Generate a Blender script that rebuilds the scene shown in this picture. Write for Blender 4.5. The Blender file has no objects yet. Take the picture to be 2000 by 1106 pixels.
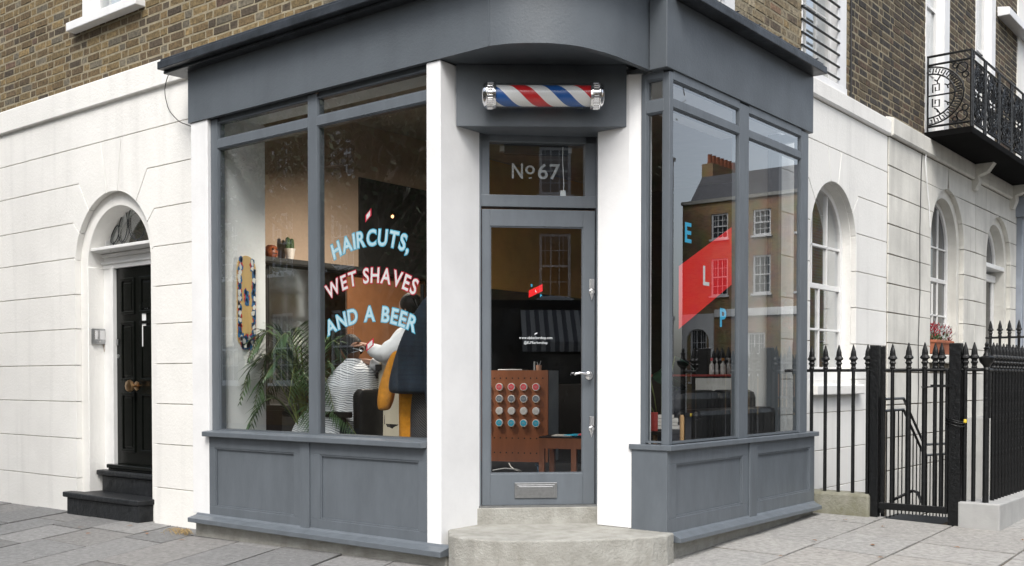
import bpy, bmesh, math, random
from mathutils import Vector, Matrix
R = math.radians
SC = bpy.context.scene
COL = SC.collection
rnd = random.Random(7)

# ------------------------------------------------------------------ camera, sun, sky
YAW = 38.63
cam_d = bpy.data.cameras.new('camera'); cam = bpy.data.objects.new('camera', cam_d); COL.objects.link(cam)
cam_d.sensor_width = 36; cam_d.lens = 36 * 2053 / 2000; cam_d.shift_y = 233.5 / 2000
cam_d.clip_start = .05; cam_d.clip_end = 2000
CAM = Vector((3.61, -5.29, 1.29))
cam.location = CAM; cam.rotation_euler = (R(90 - 1.213), 0, R(YAW)); SC.camera = cam
w = bpy.data.worlds.new('World'); SC.world = w; w.use_nodes = True
nt = w.node_tree; bg = nt.nodes['Background']
sky = nt.nodes.new('ShaderNodeTexSky'); sky.sky_type = 'NISHITA'; sky.sun_disc = False
SUN_EL, SUN_AZ = 52, 150
sky.sun_elevation = R(SUN_EL); sky.sun_rotation = R(SUN_AZ); sky.air_density = 1.2; sky.dust_density = 3.0; sky.ozone_density = 1.2
hs = nt.nodes.new('ShaderNodeHueSaturation'); hs.inputs['Saturation'].default_value = .45
nt.links.new(sky.outputs[0], hs.inputs['Color']); nt.links.new(hs.outputs[0], bg.inputs['Color'])
bg.inputs['Strength'].default_value = .15
sl = bpy.data.lights.new('sun', 'SUN'); sl.energy = 1.5; sl.angle = R(24); sl.color = (1, .97, .92)
so = bpy.data.objects.new('sun', sl); COL.objects.link(so)
# direction from the sun azimuth (clockwise from +Y)
sv = Vector((math.sin(R(SUN_AZ)) * math.cos(R(SUN_EL)), math.cos(R(SUN_AZ)) * math.cos(R(SUN_EL)), math.sin(R(SUN_EL))))
so.rotation_euler = sv.to_track_quat('Z', 'Y').to_euler(); so.location = sv * 60
SC.view_settings.view_transform = 'Standard'; SC.view_settings.look = 'None'; SC.view_settings.gamma = 1
SC.view_settings.exposure = .90
SC.cycles.use_denoising = True
try: SC.cycles.denoiser = 'OPENIMAGEDENOISE'
except Exception: pass
SC.cycles.max_bounces = 9; SC.cycles.diffuse_bounces = 4; SC.cycles.glossy_bounces = 5; SC.cycles.transparent_max_bounces = 16
SC.cycles.caustics_reflective = False; SC.cycles.caustics_refractive = False; SC.cycles.sample_clamp_indirect = 6

# ------------------------------------------------------------------ materials
def lin(h):
    h = h.lstrip('#'); v = [int(h[i:i+2], 16) / 255 for i in (0, 2, 4)]
    return tuple(((c + .055) / 1.055) ** 2.4 if c > .04045 else c / 12.92 for c in v)
def N(nt, t, **k):
    n = nt.nodes.new(t)
    for a, b in k.items():
        if a in n.inputs: n.inputs[a].default_value = b
        else: setattr(n, a, b)
    return n
def mat(name, col, rough=.6, spots=False, metal=0, spec=.5, var=.12, vscale=3, bump=0, bscale=60, streak=0, col2=None, attr=None, coat=0, stretch=(1, 1, 1)):
    m = bpy.data.materials.new(name); m.use_nodes = True; nt = m.node_tree; p = nt.nodes['Principled BSDF']
    L = nt.links.new
    p.inputs['Roughness'].default_value = rough; p.inputs['Metallic'].default_value = metal
    p.inputs['Specular IOR Level'].default_value = spec; p.inputs['Coat Weight'].default_value = coat
    tc = N(nt, 'ShaderNodeTexCoord'); mp = N(nt, 'ShaderNodeMapping'); mp.inputs['Scale'].default_value = stretch
    L(tc.outputs['Object'], mp.inputs[0])
    n1 = N(nt, 'ShaderNodeTexNoise', Scale=vscale, Detail=6.0, Roughness=.6); L(mp.outputs[0], n1.inputs['Vector'])
    cr = N(nt, 'ShaderNodeMapRange'); cr.inputs['From Min'].default_value = .3; cr.inputs['From Max'].default_value = .7
    L(n1.outputs['Fac'], cr.inputs['Value'])
    mix = N(nt, 'ShaderNodeMix', data_type='RGBA')
    c = col if len(col) == 3 else col[:3]
    c2 = col2 if col2 else tuple(x * (1 - var * 2) for x in c)
    mix.inputs['A'].default_value = (*c, 1); mix.inputs['B'].default_value = (*c2, 1)
    if not col2: mix.inputs['A'].default_value = (*[min(1, x * (1 + var * .5)) for x in c], 1)
    L(cr.outputs[0], mix.inputs[0]); out = mix.outputs['Result']
    if attr:
        at = N(nt, 'ShaderNodeAttribute', attribute_name=attr); mm = N(nt, 'ShaderNodeMix', data_type='RGBA', blend_type='MULTIPLY')
        mm.inputs[0].default_value = 1; L(out, mm.inputs['A']); L(at.outputs['Color'], mm.inputs['B']); out = mm.outputs['Result']
    if streak:
        mp2 = N(nt, 'ShaderNodeMapping'); mp2.inputs['Scale'].default_value = (7, 7, .5); L(tc.outputs['Object'], mp2.inputs[0])
        n2 = N(nt, 'ShaderNodeTexNoise', Scale=1.0, Detail=5.0); L(mp2.outputs[0], n2.inputs['Vector'])
        c3 = N(nt, 'ShaderNodeMapRange'); c3.inputs['From Min'].default_value = .52; c3.inputs['From Max'].default_value = .75
        c3.inputs['To Max'].default_value = streak; L(n2.outputs['Fac'], c3.inputs['Value'])
        m3 = N(nt, 'ShaderNodeMix', data_type='RGBA'); m3.inputs['B'].default_value = (*[x * .45 for x in c], 1)
        L(c3.outputs[0], m3.inputs[0]); L(out, m3.inputs['A']); out = m3.outputs['Result']
    if spots:
        for sc_, th, cc in ((26, .055, (.62,.62,.60)), (17, .05, (.06,.055,.05)), (5.5, .045, (.13,.12,.11))):
            vo = N(nt, 'ShaderNodeTexVoronoi', Scale=float(sc_)); L(mp.outputs[0], vo.inputs['Vector'])
            wn_ = N(nt, 'ShaderNodeSeparateColor'); L(vo.outputs['Color'], wn_.inputs[0])
            a1 = N(nt, 'ShaderNodeMath', operation='GREATER_THAN'); a1.inputs[1].default_value = .80; L(wn_.outputs[0], a1.inputs[0])
            a2 = N(nt, 'ShaderNodeMath', operation='LESS_THAN'); a2.inputs[1].default_value = th*2.2; L(vo.outputs['Distance'], a2.inputs[0])
            a3 = N(nt, 'ShaderNodeMath', operation='MULTIPLY'); L(a1.outputs[0], a3.inputs[0]); L(a2.outputs[0], a3.inputs[1])
            a4 = N(nt, 'ShaderNodeMath', operation='MULTIPLY'); a4.inputs[1].default_value = .55; L(a3.outputs[0], a4.inputs[0])
            mm_ = N(nt, 'ShaderNodeMix', data_type='RGBA'); mm_.inputs['B'].default_value = (*cc, 1); L(a4.outputs[0], mm_.inputs[0]); L(out, mm_.inputs['A']); out = mm_.outputs['Result']
    L(out, p.inputs['Base Color'])
    r2 = N(nt, 'ShaderNodeMapRange'); r2.inputs['To Min'].default_value = max(.02, rough - .08); r2.inputs['To Max'].default_value = min(1, rough + .1)
    L(n1.outputs['Fac'], r2.inputs['Value']); L(r2.outputs[0], p.inputs['Roughness'])
    if bump:
        nb = N(nt, 'ShaderNodeTexNoise', Scale=bscale, Detail=5.0, Roughness=.65); L(mp.outputs[0], nb.inputs['Vector'])
        bp = N(nt, 'ShaderNodeBump', Strength=bump, Distance=.01); L(nb.outputs['Fac'], bp.inputs['Height']); L(bp.outputs[0], p.inputs['Normal'])
    return m
def striped(name, ca, cb, axis, freq, duty=.5, rough=.8, bump=0, wob=0.0, vec=None):
    """hard stripes perpendicular to a direction (object space)"""
    m = bpy.data.materials.new(name); m.use_nodes = True; nt = m.node_tree; p = nt.nodes['Principled BSDF']; L = nt.links.new
    p.inputs['Roughness'].default_value = rough
    tc = N(nt, 'ShaderNodeTexCoord'); d = N(nt, 'ShaderNodeVectorMath', operation='DOT_PRODUCT'); d.inputs[1].default_value = axis
    L(tc.outputs['Object'], d.inputs[0])
    nz = N(nt, 'ShaderNodeTexNoise', Scale=6.0); L(tc.outputs['Object'], nz.inputs['Vector'])
    a = N(nt, 'ShaderNodeMath', operation='MULTIPLY_ADD'); a.inputs[1].default_value = wob; L(nz.outputs['Fac'], a.inputs[0]); L(d.outputs['Value'], a.inputs[2])
    b = N(nt, 'ShaderNodeMath', operation='MULTIPLY'); b.inputs[1].default_value = freq; L(a.outputs[0], b.inputs[0])
    f = N(nt, 'ShaderNodeMath', operation='FRACT'); L(b.outputs[0], f.inputs[0])
    g = N(nt, 'ShaderNodeMath', operation='GREATER_THAN'); g.inputs[1].default_value = duty; L(f.outputs[0], g.inputs[0])
    mix = N(nt, 'ShaderNodeMix', data_type='RGBA'); mix.inputs['A'].default_value = (*ca, 1); mix.inputs['B'].default_value = (*cb, 1)
    L(g.outputs[0], mix.inputs[0]); L(mix.outputs['Result'], p.inputs['Base Color'])
    return m
def glass(name, tint=(.97, .985, .98), f0=.12, k=1.0):
    m = bpy.data.materials.new(name); m.use_nodes = True; nt = m.node_tree; L = nt.links.new
    nt.nodes.remove(nt.nodes['Principled BSDF']); o = nt.nodes['Material Output']
    t = N(nt, 'ShaderNodeBsdfTransparent'); t.inputs[0].default_value = (*tint, 1)
    g = N(nt, 'ShaderNodeBsdfGlossy'); g.inputs['Roughness'].default_value = .0; g.inputs[0].default_value = (.95, .97, 1, 1)
    geo = N(nt, 'ShaderNodeNewGeometry'); d = N(nt, 'ShaderNodeVectorMath', operation='DOT_PRODUCT')
    L(geo.outputs['True Normal'], d.inputs[0]); L(geo.outputs['Incoming'], d.inputs[1])
    a = N(nt, 'ShaderNodeMath', operation='ABSOLUTE'); L(d.outputs['Value'], a.inputs[0])
    s = N(nt, 'ShaderNodeMath', operation='SUBTRACT'); s.inputs[0].default_value = 1; L(a.outputs[0], s.inputs[1])
    pw = N(nt, 'ShaderNodeMath', operation='POWER'); pw.inputs[1].default_value = 2.6; L(s.outputs[0], pw.inputs[0])
    ma = N(nt, 'ShaderNodeMath', operation='MULTIPLY_ADD', use_clamp=True); ma.inputs[1].default_value = 1 - f0; ma.inputs[2].default_value = f0 * k
    L(pw.outputs[0], ma.inputs[0])
    mx = N(nt, 'ShaderNodeMixShader'); L(ma.outputs[0], mx.inputs[0]); L(t.outputs[0], mx.inputs[1]); L(g.outputs[0], mx.inputs[2]); L(mx.outputs[0], o.inputs[0])
    return m
def emis(name, col, s):
    m = bpy.data.materials.new(name); m.use_nodes = True; p = m.node_tree.nodes['Principled BSDF']
    p.inputs['Base Color'].default_value = (*col, 1); p.inputs['Emission Color'].default_value = (*col, 1); p.inputs['Emission Strength'].default_value = s
    return m

M = {}
M['stucco'] = mat('white_stucco', (.84, .83, .795), .78, var=.045, vscale=1.1, bump=.4, bscale=38, streak=.16)
M['stucco_old'] = mat('aged_stucco', (.70, .685, .63), .8, var=.12, vscale=1.7, bump=.35, bscale=30, streak=.35)
M['stucco_gap'] = mat('joint_stucco', (.60, .57, .50), .9, var=.2, vscale=9)  # duller tone for the backing that shows in the stucco joints
M['white'] = mat('white_paint', (.82, .82, .82), .5, var=.05, vscale=2.5, bump=.16, bscale=34, streak=.10)
M['white_gloss'] = mat('white_gloss_paint', (.80, .80, .79), .3, var=.04, vscale=6)
GREY = (.098, .113, .128)
M['grey'] = mat('grey_paint', GREY, .45, var=.07, vscale=2.6, bump=.2, bscale=55, streak=.16)
M['grey_wood'] = mat('grey_painted_wood', (.120, .137, .155), .38, var=.08, vscale=9, bump=.15, bscale=45, stretch=(1, 1, .3), streak=.15)
M['lead'] = mat('lead_sheet', (.045, .052, .062), .38, metal=.35, var=.35, vscale=5, bump=.35, bscale=12)
M['concrete'] = mat('concrete', (.37, .365, .335), .9, var=.16, vscale=9, bump=.9, bscale=55, col2=(.25, .243, .215))
M['concrete_new'] = mat('smooth_concrete', (.38, .38, .37), .85, var=.08, vscale=4, bump=.3, bscale=50, streak=.25)
M['slab'] = mat('york_stone', (.225, .222, .217), .85, var=.17, vscale=24, bump=.8, bscale=90, attr='tint', spots=True)
M['sand'] = mat('joint_sand', (.10, .072, .042), .95, var=.3, vscale=30, bump=.5, bscale=100)
M['asphalt'] = mat('asphalt', (.035, .035, .037), .9, var=.2, vscale=3, bump=.5, bscale=150)
M['brick'] = mat('stock_brick', (1, 1, 1), .9, var=.34, vscale=30, bump=.8, bscale=70, attr='tint')
M['mortar'] = mat('lime_mortar', (.31, .27, .185), .95, var=.15, vscale=14, bump=.6, bscale=90)
M['iron'] = mat('black_iron_paint', (.0045, .005, .0055), .34, spec=.35, var=.3, vscale=30, bump=.7, bscale=28)
M['black_gloss'] = mat('black_gloss_paint', (.004, .005, .004), .2, spec=.3, var=.1, vscale=5)
M['step_black'] = mat('worn_black_step', (.006, .007, .008), .45, spec=.35, var=.3, vscale=11, bump=1.0, bscale=16, col2=(.022, .024, .027))
M['brass'] = mat('aged_brass', (.42, .26, .13), .32, metal=1, var=.15, vscale=20)
M['chrome'] = mat('chrome', (.85, .85, .86), .09, metal=1, var=.02)
M['steel'] = mat('brushed_steel', (.50, .51, .52), .3, metal=1, var=.1, vscale=30)
M['glass'] = glass('window_glass')
M['glass_clear'] = glass('clear_tube', (.98, .98, .98), .03)
M['dark_glass'] = mat('dark_window_glass', (.035, .04, .045), .04, spec=1.0, var=.2, vscale=2)
M['rubber'] = mat('black_cable_rubber', (.02, .02, .02), .6)
M['red_vinyl'] = mat('red_vinyl', (.90, .003, .008), .4, var=.02)
M['red_line'] = mat('crimson_vinyl', (.62, .02, .06), .4, var=.02)
M['blue_vinyl'] = mat('sky_blue_vinyl', (.03, .56, .92), .4, var=.02)
M['blue_line'] = mat('mid_blue_vinyl', (.10, .50, .72), .4, var=.02)
M['white_vinyl'] = mat('white_vinyl', (.88, .90, .92), .4, var=.02)
M['etch'] = mat('etched_lettering', (.36, .37, .37), .6, var=.05)

# ------------------------------------------------------------------ mesh builder
class MB:
    def __init__(s, T=None): s.v = []; s.f = []; s.t = []; s.T = T; s.mi = []; s.cm = 0
    def add(s, vs, fs, tint=None):
        b = len(s.v)
        for p in vs:
            p = Vector(p); s.v.append(s.T @ p if s.T else p)
        for f in fs: s.f.append([b + i for i in f]); s.t.append(tint or (1, 1, 1)); s.mi.append(s.cm)
        return s
    def box(s, x0, x1, y0, y1, z0, z1, tint=None):
        if x0 > x1: x0, x1 = x1, x0
        if y0 > y1: y0, y1 = y1, y0
        if z0 > z1: z0, z1 = z1, z0
        return s.add([(x0,y0,z0),(x1,y0,z0),(x1,y1,z0),(x0,y1,z0),(x0,y0,z1),(x1,y0,z1),(x1,y1,z1),(x0,y1,z1)],
                     [(0,3,2,1),(4,5,6,7),(0,1,5,4),(1,2,6,5),(2,3,7,6),(3,0,4,7)], tint)
    def prism(s, poly, a, b, axis='z', tint=None):
        """poly in the plane across `axis`, extruded from a to b. axis z:(x,y) y:(x,z) x:(y,z)"""
        ar = sum(poly[i][0] * poly[(i+1) % len(poly)][1] - poly[(i+1) % len(poly)][0] * poly[i][1] for i in range(len(poly)))
        P = list(poly) if ar > 0 else list(poly)[::-1]
        if a > b: a, b = b, a
        def q(p, h): return {'z': (p[0], p[1], h), 'y': (p[0], h, p[1]), 'x': (h, p[0], p[1])}[axis]
        n = len(P); vs = [q(p, a) for p in P] + [q(p, b) for p in P]
        lo = list(range(n))[::-1]; hi = list(range(n, 2*n)); sd = [(i, (i+1) % n, n + (i+1) % n, n + i) for i in range(n)]
        fs = [lo, hi] + sd
        if axis == 'y': fs = [list(f)[::-1] for f in fs]
        return s.add(vs, fs, tint)
    def tube(s, pts, r, n=8, cap=True, tint=None):
        pts = [Vector(p) for p in pts]; rr = r if isinstance(r, (list, tuple)) else [r] * len(pts)
        vs = []; up = None
        for i, p in enumerate(pts):
            d = (pts[min(i+1, len(pts)-1)] - pts[max(i-1, 0)])
            d = d.normalized() if d.length > 1e-9 else Vector((0, 0, 1))
            if up is None:
                up = Vector((0, 0, 1)) if abs(d.z) < .9 else Vector((1, 0, 0))
            a = d.cross(up).normalized(); up = a.cross(d).normalized()
            for k in range(n):
                t = 2 * math.pi * k / n; vs.append(p + a * math.cos(t) * rr[i] + up * math.sin(t) * rr[i])
        fs = []
        for i in range(len(pts) - 1):
            for k in range(n): fs.append((i*n+k, i*n+(k+1) % n, (i+1)*n+(k+1) % n, (i+1)*n+k))
        if cap: fs.append(list(range(n))[::-1]); fs.append([(len(pts)-1)*n + k for k in range(n)])
        return s.add(vs, fs, tint)
    def lathe(s, prof, c=(0,0,0), n=16, sx=1, sy=1, ax=None, tint=None, rot=0):
        """prof: (r, h) pairs along +Z from c (or along ax)"""
        c = Vector(c); Q = Vector((0,0,1)).rotation_difference(Vector(ax).normalized()).to_matrix() if ax else Matrix.Identity(3)
        vs = []
        for r, h in prof:
            for k in range(n):
                t = 2*math.pi*k/n + rot; vs.append(c + Q @ Vector((r*math.cos(t)*sx, r*math.sin(t)*sy, h)))
        fs = []
        for i in range(len(prof)-1):
            for k in range(n): fs.append((i*n+k, i*n+(k+1) % n, (i+1)*n+(k+1) % n, (i+1)*n+k))
        fs.append(list(range(n))[::-1]); fs.append([(len(prof)-1)*n + k for k in range(n)])
        return s.add(vs, fs, tint)
    def grid(s, rows, close=False, tint=None):
        m = len(rows[0]); vs = [p for r in rows for p in r]; fs = []
        for i in range(len(rows)-1):
            for k in range(m if close else m-1): fs.append((i*m+k, i*m+(k+1) % m, (i+1)*m+(k+1) % m, (i+1)*m+k))
        return s.add(vs, fs, tint)
    def ball(s, c, r, n=12, m=8, sc=(1,1,1), tint=None):
        c = Vector(c); rows = []
        for i in range(m+1):
            ph = math.pi*i/m; rr = max(math.sin(ph), .02)
            rows.append([c + Vector((math.cos(2*math.pi*k/n)*rr*r*sc[0], math.sin(2*math.pi*k/n)*rr*r*sc[1], -math.cos(ph)*r*sc[2])) for k in range(n)])
        return s.grid(rows, True, tint)

LOC = {}
def wloc(o):
    p = Vector((0, 0, 0))
    while o is not None: p += o.location; o = o.parent
    return p
def build(name, b, m, parent=None, smooth=False, bevel=0, solid=0, tint=False):
    off = wloc(parent) if parent else Vector((0, 0, 0))
    me = bpy.data.meshes.new(name); me.from_pydata([v - off for v in b.v], [], b.f); me.validate(clean_customdata=False); me.update()
    ms = m if isinstance(m, (list, tuple)) else [m]
    for x in ms: me.materials.append(M[x] if isinstance(x, str) else x)
    if len(ms) > 1 and len(me.polygons) == len(b.mi): me.polygons.foreach_set('material_index', b.mi)
    if tint:
        ca = me.color_attributes.new('tint', 'FLOAT_COLOR', 'CORNER'); d = []
        for p in me.polygons:
            t = b.t[p.index] if p.index < len(b.t) else (1,1,1)
            d += [t[0], t[1], t[2], 1] * p.loop_total
        ca.data.foreach_set('color', d)
    if smooth:
        me.polygons.foreach_set('use_smooth', [True] * len(me.polygons))
        me.set_sharp_from_angle(angle=R(40))
    o = bpy.data.objects.new(name, me); COL.objects.link(o)
    if parent: o.parent = parent
    if bevel:
        md = o.modifiers.new('bevel', 'BEVEL'); md.width = bevel; md.segments = 2; md.limit_method = 'ANGLE'; md.angle_limit = R(35); md.harden_normals = False
    if solid:
        md = o.modifiers.new('solid', 'SOLIDIFY'); md.thickness = solid
    return o
def thing(name, loc, label, cat, group=None):
    o = bpy.data.objects.new(name, None); COL.objects.link(o); o.location = loc; o.empty_display_size = .1
    return tag(o, label, cat, group)
def tag(o, label, cat, group=None, kind=None):
    o['label'] = label; o['category'] = cat
    if group: o['group'] = group
    if kind: o['kind'] = kind
    return o
def struct(o, label, cat, kind='structure'):
    o['kind'] = kind; o['label'] = label; o['category'] = cat; return o
def copy_tree(o, parent=None, off=None):
    c = o.copy(); COL.objects.link(c); c.parent = parent
    if off is not None: c.location = o.location + Vector(off)
    for ch in o.children: copy_tree(ch, c)
    return c
def inset(poly, d):
    ar = sum(poly[i][0] * poly[(i+1) % len(poly)][1] - poly[(i+1) % len(poly)][0] * poly[i][1] for i in range(len(poly)))
    if ar < 0: poly = poly[::-1]
    out = []; n = len(poly)
    for i in range(n):
        a, b, c = Vector(poly[i-1]), Vector(poly[i]), Vector(poly[(i+1) % n])
        e1 = (b-a); e2 = (c-b)
        if e1.length < 1e-6 or e2.length < 1e-6: out.append(tuple(b)); continue
        e1.normalize(); e2.normalize(); n1 = Vector((-e1.y, e1.x)); n2 = Vector((-e2.y, e2.x)); m = n1 + n2
        if m.length < 1e-4: out.append(tuple(b)); continue
        m.normalize(); k = d / max(.35, m.dot(n1)); out.append(tuple(b + m*k))
    return out
def arc(cx, cz, r, a0, a1, n=14):
    return [(cx + r*math.cos(R(a0+(a1-a0)*i/n)), cz + r*math.sin(R(a0+(a1-a0)*i/n))) for i in range(n+1)]
def lerp(pts, x):
    if x <= pts[0][0]: return pts[0][1]
    for (a, b), (c, d) in zip(pts, pts[1:]):
        if x <= c: return b + (d-b)*(x-a)/(c-a)
    return pts[-1][1]
def gz(x, y):
    z = lerp([(-14,-.07),(-8,-.045),(-5,-.03),(-4,-.027),(-1.3,.02),(0,.04)], x) + .031*max(y, 0)*(1 if x > -.5 else max(0, 1+(x+.5)/3)) + .02*min(y, 0)
    return z - .028*max(x, 0)
def brickmat(name, c1, c2, mo):
    m = bpy.data.materials.new(name); m.use_nodes = True; nt = m.node_tree; p = nt.nodes['Principled BSDF']; L = nt.links.new
    tc = N(nt, 'ShaderNodeTexCoord'); mp = N(nt, 'ShaderNodeMapping'); mp.inputs['Rotation'].default_value = (R(90),0,0); L(tc.outputs['Object'], mp.inputs[0])
    bt = N(nt, 'ShaderNodeTexBrick', Scale=1.0); bt.inputs['Brick Width'].default_value = .225; bt.inputs['Row Height'].default_value = .075; bt.inputs['Mortar Size'].default_value = .009
    bt.inputs['Color1'].default_value = (*c1,1); bt.inputs['Color2'].default_value = (*c2,1); bt.inputs['Mortar'].default_value = (*mo,1); L(mp.outputs[0], bt.inputs['Vector'])
    nz = N(nt, 'ShaderNodeTexNoise', Scale=1.3, Detail=6.0); L(tc.outputs['Object'], nz.inputs['Vector']); mx = N(nt, 'ShaderNodeMix', data_type='RGBA', blend_type='MULTIPLY'); mx.inputs[0].default_value = .7
    L(bt.outputs['Color'], mx.inputs['A']); L(nz.outputs['Color'], mx.inputs['B']); L(mx.outputs['Result'], p.inputs['Base Color']); p.inputs['Roughness'].default_value = .9; return m
M['kerb_moss'] = mat('mossy_kerb_stone', (.27,.265,.22), .95, var=.2, vscale=8, bump=.9, bscale=45, col2=(.15,.145,.095))
M['slab_black'] = mat('matte_black_slab', (.004,.004,.004), .95, spec=.1)  # near-black matte, underside shade put into the colour against bounced light
M['lock_yellow'] = mat('yellow_lock', (.75,.55,.05), .4)
M['grate'] = mat('galvanised_grate', (.12,.13,.14), .5, metal=.6)
M['joint_dark'] = mat('dark_stucco_joint', (.20,.17,.13), .9, var=.3, vscale=9)
M['downpipe'] = mat('grey_downpipe', (.28,.31,.36), .5, streak=.3)
M['plaque'] = mat('green_plaque', (.05,.16,.14), .4)
M['terracotta'] = mat('terracotta', (.36,.12,.06), .75, var=.15, vscale=8)
M['heather_red'] = mat('heather_red', (.36,.015,.03), .7, var=.3, vscale=40)
M['silver_leaf'] = mat('silver_leaf', (.45,.50,.48), .7, var=.2, vscale=40)
M['white_petal'] = mat('white_petal', (.75,.75,.75), .7)
M['leaf_mid'] = mat('green_leaf', (.05,.10,.03), .6, var=.3, vscale=30)
M['dry_leaf'] = mat('dry_leaf', (.28,.13,.05), .8, var=.3, vscale=60)
M['straw'] = mat('straw', (.45,.32,.14), .9)
M['white_fill'] = mat('white_letter_fill', (.90,.88,.88), .4, var=.01)
M['blue_fill'] = mat('pale_blue_letter_fill', (.62,.84,.94), .4, var=.01)
M['castor_blue'] = mat('blue_castor', (.03,.13,.22), .4)
M['ceramic_white'] = mat('tin_rim', (.88,.87,.86), .4)
M['lit_orange'] = mat('lit_wall_orange', (.62,.34,.10), .6, var=.1, vscale=3)  # bright orange of the added upper panel, lit look put into the colour
M['tin_print'] = mat('tin_print', (.60,.60,.60), .5)
M['inner_brick'] = brickmat('interior_brick', (.60,.33,.13), (.46,.26,.11), (.45,.36,.22))
M['leaf_deep'] = mat('deep_green_leaf', (.012,.045,.025), .35, var=.2)
M['ply_brown'] = mat('red_brown_plywood', (.30,.125,.05), .6, var=.12, vscale=4)
# ------------------------------------------------------------------ ground
b = MB(); b.box(-260, 260, -260, 260, -.55, -.5)
struct(build('ground', b, 'asphalt'), 'dark asphalt ground reaching away from the pavement', 'ground')
b = MB(); b.box(3.4, 8, -60, 60, -.4, -.19); b.box(-60, 3.4, -60, -5.6, -.4, -.19)
struct(build('road', b, 'asphalt'), 'asphalt road beyond the kerb', 'road')
def in_well(x, y): return -.36 < x < 1.22 and y > 3.6
b = MB()
for i in range(-28, 8):
    for j in range(-11, 30):
        x0, y0 = i*.5, j*.5
        if in_well(x0+.25, y0+.25) and y0 >= 3.5: continue
        if x0 < -.5 and y0 > 1.2: continue
        q = [(x0,y0),(x0+.5,y0),(x0+.5,y0+.5),(x0,y0+.5)]
        b.add([(x, y, gz(x, y) - .012) for x, y in q], [(0,1,2,3)])
struct(build('pavement_bed', b, 'sand'), 'sandy bed showing in the joints of the pavement', 'ground')
b = MB()
def slab(q, tint):
    q = inset(q, .006 + rnd.random()*.006); dz = (rnd.random()-.5)*.007; n = len(q)
    top = [(x, y, gz(x, y) + dz + (rnd.random()-.5)*.003) for x, y in q]; bot = [(x, y, gz(x, y) - .02) for x, y in q]
    b.add(top + bot, [tuple(range(n))] + [((i+1) % n, i, n+i, n+(i+1) % n) for i in range(n)], tint)
def stone(rng=.16, base=1.0, warm=0.0):
    k = base * (1 + (rnd.random()-.5)*2*rng); h = (rnd.random()-.5)*.03
    return (k*(1+h+warm), k*(1+warm*.6), k*(1-h-warm*.3))
SK = -.40
x = -14.6
while x < .9:
    wd = rnd.uniform(.5, .72); y = -3.4 + rnd.random()*.6
    while y < .75:
        ln = rnd.uniform(.55, 1.25); y1 = y + ln; y2 = min(y1, .8)
        p = [(x+SK*y, y), (x+wd+SK*y, y), (x+wd+SK*y2, y2), (x+SK*y2, y2)]
        cx = x+wd/2+SK*(y+y2)/2
        if cx < -.75 and y2 - y > .05: slab(p, stone(.20, 1.0, .0))
        y = y1
    x += wd
x = -.95
while x < 3.3:
    wd = rnd.uniform(.5, .75); y = -3.4 + rnd.random()*.5
    if x < .15 < x+wd: wd = .15-x+.4
    while y < 15:
        ln = rnd.uniform(.5, 1.1); y1 = y + ln; lim = 15 if x+wd > 1.5 else 3.62
        y2 = min(y1, lim)
        if y2-y > .05 and not (x+wd < 1.5 and y2 > 3.63): slab([(max(x,1.46) if y > 3.4 else x,y),(x+wd,y),(x+wd,y2),(max(x,1.46) if y > 3.4 else x,y2)], stone(.09, 1.5, .045))
        y = y1
        if y >= lim: break
    x += wd
struct(build('pavement', b, 'slab', tint=True), 'grey stone paving slabs in front of the corner shop', 'pavement')
b = MB()
for i in range(26): b.box(3.31, 3.45, -5.5+i*.8, -4.71+i*.8, -.5, gz(3.35, 0)-.0)
for i in range(22): b.box(-14+i*.8, -13.21+i*.8, -5.6, -5.45, -.5, -.11)
struct(build('kerb', b, 'concrete', bevel=.012), 'granite kerb along the pavement edge', 'kerb')

# ------------------------------------------------------------------ brick faces
BR = [((.19,.13,.06),6),((.23,.165,.075),6),((.15,.105,.055),5),((.10,.075,.048),3),((.16,.10,.065),1),((.18,.155,.11),3),((.27,.19,.085),3)]
BRD = [((.10,.075,.048),5),((.055,.047,.04),6),((.15,.115,.07),3),((.08,.06,.045),4),((.13,.085,.055),3)]
BRY = [((.34,.27,.165),6),((.28,.215,.13),5),((.38,.32,.22),4),((.25,.16,.10),2),((.17,.13,.09),2),((.33,.24,.12),3)]
def pick(pal):
    t = rnd.random()*sum(w for _, w in pal)
    for c, w in pal:
        t -= w
        if t <= 0: break
    k = rnd.uniform(.78, 1.22); return tuple(min(1, x*k) for x in c)
def bricks(u0, u1, z0, z1, holes, put, pal, dep=.005, h=.0635, jt=.0135):
    """Flemish bond brick faces. put(u, z, d) -> point, d = how far proud"""
    b = MB(); row = 0; z = z0
    while z < z1:
        u = u0 - rnd.random()*.02 - (.16 if row % 2 else 0); k = row % 2
        while u < u1:
            L = .215 if k % 2 == 0 else .102; a, c = max(u, u0), min(u+L, u1); k += 1; nu = u + L + jt; u = nu
            segs = [(a, c)]
            for (hu0, hu1, hz0, hz1) in holes:
                if z+h > hz0+.01 and z < hz1-.01:
                    s2 = []
                    for (p, q) in segs:
                        if q <= hu0 or p >= hu1: s2.append((p, q)); continue
                        if p < hu0: s2.append((p, hu0))
                        if q > hu1: s2.append((hu1, q))
                    segs = s2
            for (p, q) in segs:
                if q - p < .03: continue
                j = lambda m=.0048: (rnd.random()-.5)*2*m
                d = dep + j(.003)
                F = [(p+j(), z+j(.0025)), (q+j(), z+j(.0025)), (q+j(), z+h+j(.004)), (p+j(), z+h+j(.004))]
                e = .004; cu, cz = (p+q)/2, z+h/2
                fr = [put(x+(e if x < cu else -e), y+(e if y < cz else -e), d) for x, y in F]
                bk = [put(x, y, 0) for x, y in F]
                b.add(fr + bk, [(0,1,2,3),(4,5,1,0),(5,6,2,1),(6,7,3,2),(7,4,0,3)], pick(pal))
        row += 1; z += h + jt
    return b

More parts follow.
